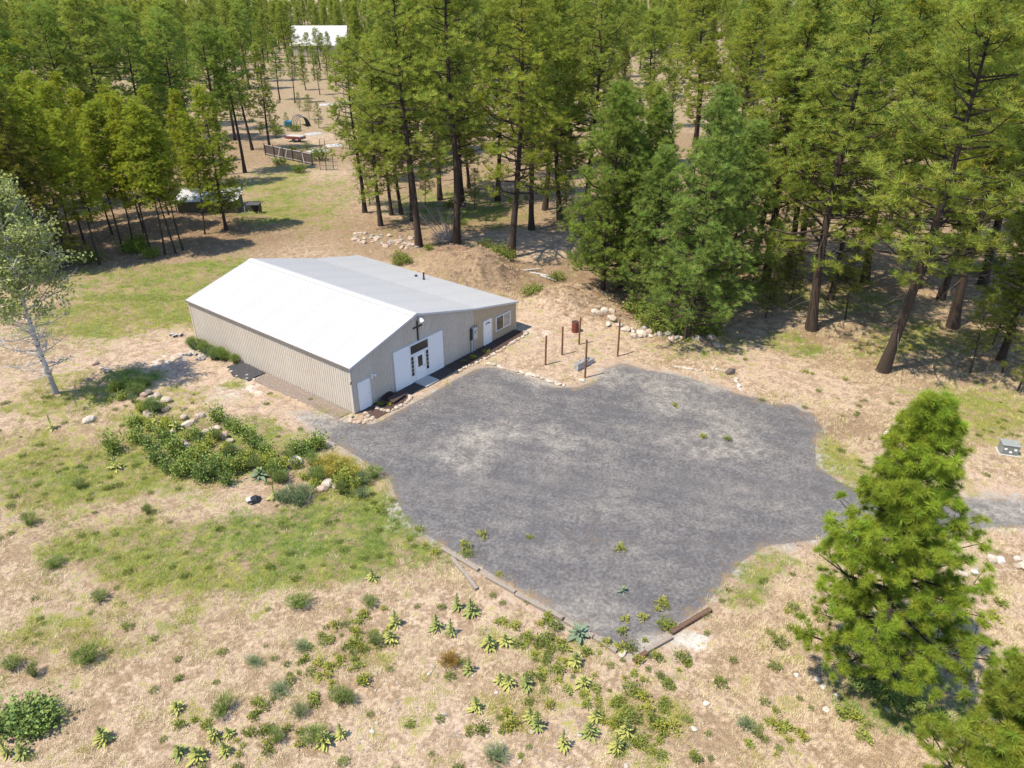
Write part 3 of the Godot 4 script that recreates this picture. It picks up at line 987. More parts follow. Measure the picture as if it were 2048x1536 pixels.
# shape: h height, r crown radius, base crown foot (0..1), limbs, per tufts on a limb, size of tufts, needles, long needle, wide, droop, full (0 conical .. 1 rounded), dead bare limbs below
func pine(s: Dictionary) -> Array:
	var wood := Geo.new()
	wood.tinted = true
	var green := leafy()
	var sprays := []
	for k in 6:
		sprays.append(tuft(s.needles, s.long, s.wide, s.get("spread", 1.5)))
	var h: float = s.h
	var bark: Color = s.get("bark", Color(0.1, 0.068, 0.05))
	var r0: float = s.get("girth", h * 0.0125)
	var bend: Vector3 = Vector3(rn(-1, 1), 0, rn(-1, 1)) * s.get("bend", 0.25)
	var stem := func(t: float) -> Vector3: return Vector3(0, h * t, 0) + bend * sin(t * PI) + bend.rotated(Vector3.UP, 1.9) * 0.4 * sin(t * TAU)
	var pts := PackedVector3Array()
	var rs := PackedFloat32Array()
	for i in 13:
		var t := i / 12.0
		pts.append(stem.call(t * 0.985) + (Vector3.DOWN * 0.25 if i == 0 else Vector3.ZERO))
		rs.append(r0 * (1.0 - 0.93 * pow(t, 0.9)) * (1.35 if i == 0 else 1.0))
	wood.tube(pts, rs, 9, bark)
	var limbs: int = s.limbs
	for i in limbs:
		var t: float = lerpf(s.base, 0.985, pow((i + 0.5) / limbs, 0.92)) + rn(-0.012, 0.012)
		var k: float = clampf((t - s.base) / (1.0 - s.base), 0.0, 1.0)
		var cone := 1.0 - pow(k, s.get("taper", 1.25))
		var ball := sqrt(maxf(0.0, 1.0 - pow(2.0 * k - 0.75, 2.0) / 1.6))
		var reach: float = s.r * lerpf(cone, ball, s.full) * rn(0.62, 1.12) + 0.25
		if k < 0.04:
			reach *= rn(0.5, 1.0)
		var az := i * 2.39996 + rn(-0.5, 0.5)
		var out := Vector3(cos(az), 0, sin(az))
		var rise: float = lerpf(s.droop, 0.85, k * k) + rn(-0.28, 0.28)
		var from: Vector3 = stem.call(t)
		var mid := from + (out + Vector3.UP * rise * 0.8).normalized() * reach * 0.55
		var end := from + (out + Vector3.UP * (rise + 0.18)).normalized() * reach
		var lr := clampf(reach * 0.014, 0.012, 0.06)
		wood.tube(PackedVector3Array([from, mid, end]), PackedFloat32Array([lr * 1.5, lr, lr * 0.35]), 4, bark * 0.9)
		var dead: bool = rn(0, 1) < s.get("dead", 0.0) * (1.0 - k)
		if dead:
			continue
		var per: int = maxi(2, int(s.per * (0.25 + 0.75 * reach / s.r)))
		var side := out.cross(Vector3.UP)
		var tone := rn(0.82, 1.16)
		# branchlets along the outer limb, each ending in a bunch of sprays
		var bunch: int = s.get("bunch", 5)
		for j in maxi(1, per / bunch):
			var f := 1.0 - pow(rn(0, 1), 1.3) * 0.7
			if j == 0:
				f = 1.0
			var c := from.lerp(mid, f / 0.55) if f < 0.55 else mid.lerp(end, (f - 0.55) / 0.45)
			var wide := reach * 0.34 * (1.15 - absf(f - 0.6)) * (0.25 if j == 0 else 1.0)
			var sway := rn(-1, 1)
			var knot := c + side * sway * wide + Vector3.UP * rn(-0.35, 0.65) * minf(wide, 1.0) - out * absf(sway) * wide * 0.25
			wood.tube(PackedVector3Array([c - out * minf(0.3, reach * 0.2), knot]), PackedFloat32Array([lr * 0.5, 0.007]), 3, bark)
			var round: float = s.get("round", 0.34)
			for e in bunch:
				var p := knot + Vector3(rn(-1, 1), rn(-0.6, 1.0), rn(-1, 1)) * round
				var dir := (out * rn(0.1, 0.7) + side * rn(-0.6, 0.6) + Vector3.UP * rn(0.5, 1.5)).normalized()
				var size: float = rn(0.75, 1.3) * s.size
				var g := rn(0.8, 1.2) * tone
				var warm := rn(-0.1, 0.2)
				green.put(sprays[rng.randi() % 6], Transform3D(aim(dir, rn(0, TAU)).scaled(Vector3.ONE * size), p), Color(s.col.r * g * (1.0 + warm), s.col.g * g, s.col.b * g))
	# bare dead sticks under the crown
	for i in int(s.get("sticks", 0)):
		var t: float = rn(s.base * 0.35, s.base + 0.22)
		var az := rn(0, TAU)
		var d := Vector3(cos(az), rn(-0.45, 0.1), sin(az)).normalized()
		var from: Vector3 = stem.call(t)
		var l: float = rn(0.25, 0.62) * s.r
		wood.tube(PackedVector3Array([from, from + d * l * 0.6, from + d * l + Vector3(rn(-0.2, 0.2), rn(-0.3, 0.05), rn(-0.2, 0.2))]), PackedFloat32Array([0.022, 0.014, 0.005]), 3, Color(0.17, 0.14, 0.12))
	# the leader
	for i in 7:
		green.put(sprays[i % 6], Transform3D(aim(Vector3(rn(-0.3, 0.3), 1, rn(-0.3, 0.3)).normalized(), rn(0, TAU)).scaled(Vector3.ONE * s.size), stem.call(lerpf(0.95, 0.99, i / 6.0))), s.col)
	return [wood.mesh(), green.mesh(), h]

func leaf_template(l: float, w: float) -> Array:
	# a leaf folded along its rib, lying along +y
	var v := PackedVector3Array([Vector3(0, 0, 0), Vector3(-w / 2, l * 0.45, w * 0.2), Vector3(0, l, 0), Vector3(0, 0, 0), Vector3(0, l, 0), Vector3(w / 2, l * 0.45, w * 0.2)])
	return [v, PackedVector3Array()]

func aspen() -> Array:
	var wood := Geo.new()
	wood.tinted = true
	var green := leafy()
	var lt := leaf_template(0.17, 0.16)
	var white := Color(0.5, 0.48, 0.45)
	var pts := PackedVector3Array()
	var rs := PackedFloat32Array()
	var h := 14.0
	var stem := func(t: float) -> Vector3: return Vector3(0.5 * sin(t * 2.6) - 0.25 * t, h * t, 0.25 * sin(t * 4.0))
	for i in 17:
		var t := i / 16.0
		pts.append(stem.call(t) + (Vector3.DOWN * 0.2 if i == 0 else Vector3.ZERO))
		rs.append(0.185 * pow(1.0 - 0.95 * t, 1.2) * (1.25 if i == 0 else 1.0))
	# dark bark at the very foot, pale above
	wood.tube(pts.slice(0, 3), rs.slice(0, 3), 10, Color(0.32, 0.29, 0.27))
	wood.tube(pts.slice(2), rs.slice(2), 10, white)
	for i in 46:
		# dark scars on the bark
		var t := rn(0.06, 0.6)
		var c: Vector3 = stem.call(t)
		var a := rn(0, TAU)
		var r := 0.18 * (1.0 - 0.9 * t)
		box(wood, c + Vector3(cos(a), 0, sin(a)) * r, Vector3(0.05, rn(0.03, 0.07), 0.12), Basis(Vector3.UP, -a), Color(0.05, 0.045, 0.04))
	for i in 84:
		var t := lerpf(0.12, 0.97, (i + 0.5) / 84.0)
		var az := i * 2.39996 + rn(-0.5, 0.5)
		var out := Vector3(cos(az), 0, sin(az))
		var bare := t < 0.36
		var reach := rn(1.3, 2.6) if bare else lerpf(3.9, 1.1, pow((t - 0.36) / 0.64, 1.5)) * rn(0.7, 1.15)
		var from: Vector3 = stem.call(t)
		var rise := rn(0.3, 0.9) if not bare else rn(-0.15, 0.5)
		var mid := from + (out + Vector3.UP * rise).normalized() * reach * 0.5
		var end := mid + (out + Vector3.UP * (rise + 0.35)).normalized() * reach * 0.55
		wood.tube(PackedVector3Array([from, mid, end]), PackedFloat32Array([0.045, 0.028, 0.01]), 5, white * rn(0.75, 1.0))
		for j in (14 if bare else 7):
			var f := rn(0.25, 1.0)
			var c := from.lerp(mid, f * 2) if f < 0.5 else mid.lerp(end, f * 2 - 1)
			var e := c + Vector3(rn(-1, 1), rn(-0.3, 0.8), rn(-1, 1)) * reach * 0.33
			wood.tube(PackedVector3Array([c, c.lerp(e, 0.6) + Vector3(rn(-0.1, 0.1), rn(-0.1, 0.1), rn(-0.1, 0.1)), e]), PackedFloat32Array([0.022, 0.015, 0.006]), 3, white * rn(0.6, 0.9))
			if bare:
				continue
			var shade := rn(0.85, 1.2)
			for q in 26:
				var p := c.lerp(e, rn(0.1, 1.15)) + Vector3(rn(-1, 1), rn(-1, 1), rn(-1, 1)) * 0.3
				var y := Vector3(rn(-1, 1), rn(-1, 0.4), rn(-1, 1)).normalized()
				var g := rn(0.8, 1.25) * shade
				green.put(lt, Transform3D(aim(y, rn(0, TAU)).scaled(Vector3.ONE * rn(0.75, 1.3)), p), Color(0.27 * g, 0.31 * g, 0.11 * g))
	return [wood.mesh(), green.mesh(), h]

func bush(n: int, rx: float, ry: float, l: float, w: float, col: Color, stems := 8, shell := 0.5) -> Array:
	# leaves through a lumpy dome on forked stems; [stems mesh, leaves mesh]
	var wood := Geo.new()
	wood.tinted = true
	var green := leafy()
	var lt := leaf_template(l, w)
	var lobes := []
	for i in stems:
		var a := i * 2.4 + rn(-0.4, 0.4)
		var f := sqrt((i + 0.5) / stems)
		var tip := Vector3(cos(a) * rx * f * 0.8, ry * rn(0.55, 1.0) * (1.15 - 0.5 * f), sin(a) * rx * f * 0.8)
		lobes.append(tip)
		wood.tube(PackedVector3Array([Vector3(cos(a) * 0.06, -0.04, sin(a) * 0.06), tip * Vector3(0.5, 0.6, 0.5), tip]), PackedFloat32Array([0.018, 0.012, 0.004]), 4, Color(0.13, 0.12, 0.06))
	for i in n:
		var tip: Vector3 = lobes[rng.randi() % stems]
		var d := Vector3(rn(-1, 1), rn(-1, 1), rn(-1, 1))
		var rad := maxf(rx, ry) * 0.42
		var p := tip * rn(shell, 1.0) + d * rad * rn(0.3, 1.0)
		if p.y < 0.02:
			p.y = rn(0.02, 0.1)
		var y := (Vector3(p.x, 0, p.z).normalized() * 0.7 + Vector3(rn(-0.8, 0.8), rn(-0.3, 0.8), rn(-0.8, 0.8))).normalized()
		var g := rn(0.75, 1.25)
		var warm := rn(-0.12, 0.22)
		green.put(lt, Transform3D(aim(y, rn(0, TAU)).scaled(Vector3.ONE * rn(0.7, 1.25)), p), Color(col.r * g * (1.0 + warm), col.g * g, col.b * g))
	return [wood.mesh(), green.mesh(), ry]

func feathers(n: int, h: float, r: float, col: Color) -> ArrayMesh:
	# a clump of thin arching stems with fine side shoots
	var q := leafy()
	for i in n:
		var a := rn(0, TAU)
		var f := sqrt(rn(0, 1))
		var root := Vector3(cos(a) * r * 0.3 * f, 0, sin(a) * r * 0.3 * f)
		var tip := Vector3(cos(a) * r * f, h * rn(0.6, 1.05) * (1.1 - 0.45 * f), sin(a) * r * f)
		var g := rn(0.75, 1.3)
		var c := Color(col.r * g, col.g * g, col.b * g)
		var s := Vector3(-sin(a), 0, cos(a)) * 0.008
		var mid := root.lerp(tip, 0.55) + Vector3.UP * h * 0.12
		q.tri(root - s, root + s, mid, c)
		q.tri(mid - s, mid + s, tip, c)
		for j in 5:
			var p := mid.lerp(tip, rn(-0.3, 0.9))
			var e := p + (Vector3(rn(-1, 1), rn(0.2, 1.2), rn(-1, 1)).normalized()) * h * 0.17
			var w := Vector3(rn(-1, 1), 0, rn(-1, 1)) * 0.009
			q.tri(p - w, p + w, e, c)
	return q.mesh()

func grass_tuft(n: int, h: float, r: float, col: Color, w := 0.012) -> ArrayMesh:
	var q := leafy()
	for i in n:
		var a := rn(0, TAU)
		var p := Vector3(rn(-r, r), -0.01, rn(-r, r))
		var lean := Vector3(cos(a), 0, sin(a)) * h * rn(0.2, 1.1)
		var s := Vector3(-sin(a), 0, cos(a)) * w / 2
		var g := rn(0.7, 1.3)
		var tall := h * rn(0.5, 1.1)
		q.tri(p - s, p + s, p + lean + Vector3.UP * tall, Color(col.r * g, col.g * g, col.b * g * rn(0.8, 1.2)))
	return q.mesh()

# a mullein: a rosette of long felted leaves, smaller ones up a spike. Every leaf is a mesh of its own.
var mullein_leaf := []

func make_mullein_leaves() -> void:
	for k in 2:
		var q := Geo.new()
		var rows := [[0.0, 0.02, 0.0], [0.15, 0.08, 0.07], [0.4, 0.15, 0.11], [0.66, 0.145, 0.08], [0.87, 0.085, 0.0], [1.0, 0.004, -0.1]]
		for i in rows.size() - 1:
			for s: float in [-1.0, 1.0]:
				var a := Vector3(0, rows[i][2] - 0.012 * k, rows[i][0])
				var b := Vector3(0, rows[i + 1][2] - 0.012 * k, rows[i + 1][0])
				var c := Vector3(s * rows[i + 1][1], rows[i + 1][2] + 0.035, rows[i + 1][0])
				var d := Vector3(s * rows[i][1], rows[i][2] + 0.035 + 0.01 * k, rows[i][0])
				q.smooth(a, b, c, Vector3(-s * 0.3, 1, 0.1), Vector3(-s * 0.3, 1, 0.2), Vector3(-s * 0.3, 1, 0.2))
				q.smooth(a, c, d, Vector3(-s * 0.3, 1, 0.1), Vector3(-s * 0.3, 1, 0.2), Vector3(-s * 0.3, 1, 0.1))
		mullein_leaf.append(q.mesh())

func mullein(at: Vector3, size: float, tall: float, tone: String, top: String, label: String, group: String, leaves := 17) -> Node3D:
	var t := thing("mullein_plant", at, rn(0, TAU), label, "plant", group)
	if tall > 0.0:
		var q := Geo.new()
		q.tube(PackedVector3Array([Vector3(0, -0.05, 0), Vector3(0.01, tall * 0.6, 0), Vector3(0.02, tall, 0.01)]), PackedFloat32Array([0.025, 0.022, 0.012]), 6)
		q.tube(PackedVector3Array([Vector3(0.012, tall * 0.72, 0.0), Vector3(0.015, tall * 0.85, 0.0), Vector3(0.02, tall * 1.02, 0.01)]), PackedFloat32Array([0.03, 0.045, 0.015]), 6)
		part(t, "flower_spike", q.mesh(), mats[top])
	for i in leaves:
		var f := float(i) / leaves
		var o := part(t, "leaf", mullein_leaf[i % 2], mats[tone if f < 0.62 else top], Vector3(0, 0.03 + pow(f, 1.4) * maxf(tall, 0.25) * 0.85, 0))
		o.rotation = Vector3(lerpf(0.1, -1.0, f) + rn(-0.25, 0.2), i * 2.39996 + rn(-0.2, 0.2), 0)
		o.scale = Vector3.ONE * size * lerpf(1.0, 0.32, f) * rn(0.65, 1.15)
	return t

# ------------------------------------------------------------------ the scene
var kinds := {}

func tree_kind(called: String, node_name: String, made: Array, wood: Material, crown: Material) -> void:
	kinds[called] = {"name": node_name, "wood": made[0], "crown": made[1], "h": made[2], "bark": wood, "green": crown}

func tree(kind: String, p: Vector2, h: float, label: String, group: String, crown := "", wide := 1.0) -> Node3D:
	var k: Dictionary = kinds[kind]
	var t := thing(k.name, on(p), rn(0, TAU), label, "tree", group)
	var s: float = h / k.h
	t.scale = Vector3(s * wide, s, s * wide)
	t.rotation.x = rn(-0.035, 0.035)
	t.rotation.z = rn(-0.035, 0.035)
	part(t, "trunk", k.wood, k.bark)
	part(t, "crown", k.crown, mats[crown] if crown else k.green)
	return t

func plant(called: String, made: Array, p: Vector2, size: float, material: String, label: String, group: String, high := 1.0) -> void:
	var t := thing(called, on(p), rn(0, TAU), label, "plant", group)
	t.scale = Vector3(size, size * high, size)
	part(t, "stems", made[0], mats.stem)
	part(t, "leaves", made[1], mats[material])

func in_view(x: float, z: float, margin := 2.0) -> bool:
	var d := -z * 0.88 + 11.7
	return absf(x) < d * 0.71 + margin

func _ready() -> void:
	rng.seed = 20
	var cam := Camera3D.new()
	cam.name = "camera"
	add_child(cam)
	cam.position = Vector3(0, 24.781, 0)
	cam.rotation_degrees = Vector3(-28.3, 0, 0)
	cam.fov = 55.71
	cam.near = 0.1
	cam.far = 6000
	cam.current = true
	var we := WorldEnvironment.new()
	we.name = "world"
	var env := Environment.new()
	env.background_mode = Environment.BG_SKY
	var sky := Sky.new()
	var sm := ProceduralSkyMaterial.new()
	sm.sky_top_color = Color(0.42, 0.53, 0.7)
	sm.sky_horizon_color = Color(0.76, 0.8, 0.84)
	sm.sky_curve = 0.16
	sm.sky_energy_multiplier = 1.15
	sm.ground_horizon_color = Color(0.55, 0.5, 0.42)
	sm.ground_bottom_color = Color(0.42, 0.36, 0.28)
	sky.sky_material = sm
	env.sky = sky
	env.tonemap_mode = Environment.TONE_MAPPER_LINEAR
	env.tonemap_exposure = 2.0
	env.sdfgi_enabled = true
	env.ssao_enabled = true
	env.ssil_enabled = true
	we.environment = env
	add_child(we)
	var sun := DirectionalLight3D.new()
	sun.name = "sun"
	sun.light_energy = 1.4
	sun.light_color = Color(1.0, 0.95, 0.87)
	sun.light_angular_distance = 0.53
	sun.shadow_enabled = true
	add_child(sun)
	var el := deg_to_rad(62.0)
	sun.look_at_from_position(Vector3.ZERO, Vector3(0.89 * cos(el), -sin(el), -0.455 * cos(el)))
	textures()
	materials()
	setting()
	building()
	front_yard()
	yard_things()
	neighbours()
	woods()
	weeds()
	cover()

func textures() -> void:
	lumps.seed = 4
	lumps.frequency = 0.05
	var bm := BoxMesh.new()
	bm.size = Vector3.ONE
	var arr := bm.get_mesh_arrays()
	var v := PackedVector3Array()
	var n := PackedVector3Array()
	for i in arr[Mesh.ARRAY_INDEX]:
		v.append(arr[Mesh.ARRAY_VERTEX][i])
		n.append(arr[Mesh.ARRAY_NORMAL][i])
	unit_box = [v, n]
	speckle = to_texture(noise_image(11, 0.14, 3, 512), 0.55, 1.0)
	clean = to_texture(noise_image(17, 0.03, 4, 512), 0.93, 1.0)
	mottle = to_texture(noise_image(12, 0.02, 5, 512), 0.78, 1.0)
	streak = to_texture(noise_image(13, 0.06, 4, 512), 0.5, 1.0, Vector2i(512, 32))
	bumpy = to_texture(noise_image(14, 0.08, 4, 512), 0.0, 1.0)

func materials() -> void:
	grained("siding", lin(0.50, 0.45, 0.385), clean, Vector3(0.35, 0.12, 0.35), 0.5)
	grained("siding_b", lin(0.49, 0.435, 0.37), clean, Vector3(0.31, 0.1, 0.37), 0.5)
	grained("siding_c", lin(0.515, 0.465, 0.40), clean, Vector3(0.41, 0.14, 0.33), 0.5)
	grained("siding_tan", lin(0.45, 0.36, 0.25), clean, Vector3(0.35, 0.12, 0.35), 0.5)
	grained("roof", lin(0.4, 0.4, 0.395), clean, Vector3(0.3, 0.3, 0.3), 0.7)
	grained("roof_b", lin(0.385, 0.387, 0.388), clean, Vector3(0.23, 0.27, 0.33), 0.7)
	grained("trim_grey", lin(0.52, 0.53, 0.55), clean, Vector3(0.5, 0.5, 0.5), 0.5)
	grained("trim_shadow_brown", lin(0.17, 0.135, 0.115), clean, Vector3(0.5, 0.5, 0.5), 0.5)  # dark tone draws the shadow line under the west eave
	grained("concrete", lin(0.46, 0.44, 0.41), mottle, Vector3(1.1, 1.1, 1.1), 0.9, 0.3)
	grained("concrete_b", lin(0.4, 0.385, 0.36), mottle, Vector3(0.9, 1.3, 1.1), 0.9, 0.3)
	grained("door_white", lin(0.8, 0.8, 0.8), clean, Vector3(0.5, 0.5, 0.5), 0.4)
	grained("lap_white", lin(0.78, 0.78, 0.785), clean, Vector3(0.4, 0.7, 0.4), 0.5)
	var g := stain_maker("dark_glass", lin(0.025, 0.024, 0.022), 0.06)
	g.metallic_specular = 0.6
	g = stain_maker("clear_glass", Color(0.9, 0.95, 0.95, 0.12), 0.03)
	g.transparency = BaseMaterial3D.TRANSPARENCY_ALPHA
	stain_maker("blind", lin(0.24, 0.17, 0.12), 0.6)
	stain_maker("black_paint", lin(0.012, 0.012, 0.012), 0.5)
	stain_maker("black_pipe", lin(0.025, 0.025, 0.028), 0.45)
	stain_maker("steel", lin(0.5, 0.5, 0.5), 0.35, 0.9)
	stain_maker("frosted", lin(0.74, 0.76, 0.78), 0.25)
	grained("meter_grey", lin(0.48, 0.49, 0.49), clean, Vector3(0.8, 0.8, 0.8), 0.45)
	for c in [["rock_tan", 0.46, 0.385, 0.30], ["rock_pale", 0.56, 0.49, 0.41], ["rock_pink", 0.48, 0.36, 0.28], ["rock_grey", 0.34, 0.315, 0.29], ["rock_dark", 0.13, 0.1, 0.085], ["rock_white", 0.68, 0.63, 0.57], ["rock_slate", 0.17, 0.165, 0.17]]:
		grained(c[0], lin(c[1], c[2], c[3]), mottle, Vector3(1.3, 1.3, 1.3), 0.9, 1.2)
	grained("post_wood", lin(0.30, 0.13, 0.06), streak, Vector3(2.0, 0.4, 2.0), 0.85)
	grained("rust_red", lin(0.2, 0.05, 0.032), mottle, Vector3(1.6, 1.6, 1.6), 0.75)
	grained("rust_dark", lin(0.06, 0.035, 0.03), mottle, Vector3(2, 2, 2), 0.9)
	grained("timber_grey", lin(0.42, 0.36, 0.30), streak, Vector3(0.5, 3.0, 3.0), 0.9, 0.5)
	grained("timber_brown", lin(0.20, 0.115, 0.075), streak, Vector3(0.5, 3.0, 3.0), 0.9, 0.5)
	grained("fence_wood", lin(0.14, 0.105, 0.09), streak, Vector3(3.0, 0.4, 3.0), 0.9)
	grained("mulch", lin(0.13, 0.075, 0.06), speckle, Vector3(1.6, 1.6, 1.6), 0.95, 3.0)
	grained("mat_brown", lin(0.11, 0.06, 0.045), speckle, Vector3(2.0, 2.0, 2.0), 0.95, 0.6)
	grained("bed_gravel", lin(0.46, 0.37, 0.31), speckle, Vector3(1.4, 1.4, 1.4), 0.95, 3.0)
	grained("dark_gravel", lin(0.12, 0.095, 0.085), speckle, Vector3(1.4, 1.4, 1.4), 0.95, 3.0)
	grained("weed_cloth", lin(0.07, 0.07, 0.078), mottle, Vector3(1.4, 1.4, 1.4), 0.7, 3.0)
	grained("utility_green", lin(0.27, 0.29, 0.275), mottle, Vector3(0.7, 0.7, 0.7), 0.5)
	grained("utility_dark", lin(0.19, 0.22, 0.2), mottle, Vector3(0.7, 0.7, 0.7), 0.5)
	grained("old_metal", lin(0.5, 0.5, 0.51), mottle, Vector3(0.4, 0.4, 0.4), 0.6)
	grained("shed_wall", lin(0.2, 0.2, 0.13), streak, Vector3(2, 0.3, 2), 0.9)
	grained("blue_plastic", lin(0.02, 0.24, 0.4), mottle, Vector3(1, 1, 1), 0.4)
	grained("canvas", lin(0.4, 0.4, 0.39), mottle, Vector3(0.8, 0.8, 0.8), 0.8)
	grained("mesh_dark", lin(0.06, 0.06, 0.065), mottle, Vector3(0.8, 0.8, 0.8), 0.8)
	grained("green_wire", lin(0.04, 0.12, 0.07), mottle, Vector3(0.8, 0.8, 0.8), 0.6)
	grained("house_wall", lin(0.52, 0.48, 0.42), mottle, Vector3(0.2, 0.2, 0.2), 0.8)
	grained("dead_wood", lin(0.6, 0.56, 0.53), streak, Vector3(1, 1, 1), 0.9)
	grained("black_bag", lin(0.02, 0.02, 0.022), mottle, Vector3(2, 2, 2), 0.35)
	for c in [["bark", Color.WHITE], ["bark_grey", Color(0.9, 0.95, 0.98)]]:
		var m := grained(c[0], c[1], streak, Vector3(2.2, 0.5, 2.2), 0.95, 2.0)
		m.vertex_color_use_as_albedo = true
	foliage("needles", Color.WHITE)
	foliage("needles_dark", lin(0.7, 0.8, 0.8))
	foliage("needles_warm", lin(1.0, 0.96, 0.8))
	foliage("needles_blue", lin(0.84, 0.96, 1.0))
	foliage("needles_dusty", lin(0.9, 0.85, 1.0))
	foliage("aspen_leaf", Color.WHITE, 0.5)
	foliage("herb", Color.WHITE, 0.4)
	foliage("straw", Color.WHITE, 0.2)
	foliage("stem", Color.WHITE, 0.0)
	for c in [["felt_yellow", 0.40, 0.41, 0.11], ["felt_green", 0.27, 0.31, 0.085], ["felt_blue", 0.17, 0.24, 0.15]]:
		var m := grained(c[0], lin(c[1], c[2], c[3]), mottle, Vector3(1.5, 1.5, 1.5), 0.85)
		m.backlight_enabled = true
		m.backlight = Color(0.4, 0.4, 0.3)
		m.cull_mode = BaseMaterial3D.CULL_DISABLED

func setting() -> void:
	lot = PackedVector2Array([V2(-14.56, -41.8), V2(-12.86, -41.93), V2(-10.65, -40.89), V2(-9.14, -40.7), V2(-7.6, -42.66), V2(-6.09, -44.4), V2(-4.51, -46.64), V2(-2.78, -48.64), V2(-1.47, -48.97), V2(0.96, -47.58), V2(3.08, -45.72), V2(4.51, -45.72), V2(5.85, -46.64), V2(6.8, -48.64), V2(8.45, -49.73), V2(10.32, -48.39), V2(13.07, -47.26), V2(14.89, -45.72), V2(16.65, -44.4), V2(18, -43.14), V2(19.61, -42.86), V2(20.22, -40.39), V2(19.17, -38.02), V2(18.36, -35.84), V2(19.14, -34.08), V2(20.72, -33.13), V2(24.54, -32.9), V2(30, -32.67), V2(28.13, -29.81), V2(24.99, -29.81), V2(19.86, -28.91), V2(15.77, -28.91), V2(13.05, -28.41), V2(11.46, -27.25), V2(10.04, -25.55), V2(8.9, -24.23), V2(5.2, -21.52), V2(4.6, -21.84), V2(2.37, -23.63), V2(0.19, -25.29), V2(-1.68, -26.89), V2(-3.52, -28.41), V2(-4.77, -29.41), V2(-5.82, -30.5), V2(-6.63, -32.45), V2(-7.34, -34.33), V2(-9.11, -36.1), V2(-10.59, -37.45), V2(-12.11, -38.71), V2(-13.88, -40.7)])
	wood_edge = PackedVector2Array([V2(-69.76, -67.52), V2(-53.92, -73.57), V2(-46.55, -73.57), V2(-44.05, -80.6), V2(-37.41, -82.54), V2(-35.08, -91.16), V2(-39.09, -107.47), V2(-40.41, -117.69), V2(-26.09, -119.57), V2(-18.3, -91.16), V2(-10.66, -87.75), V2(-1.39, -82.54), V2(3.16, -79.66), V2(6.17, -67.52), V2(12.64, -62.25), V2(20.23, -59.87), V2(26.26, -67.52), V2(30.96, -62.25), V2(37.67, -57.63), V2(38.64, -48.23), V2(46.97, -39.18), V2(900, -900), V2(-900, -900)])
	ground()

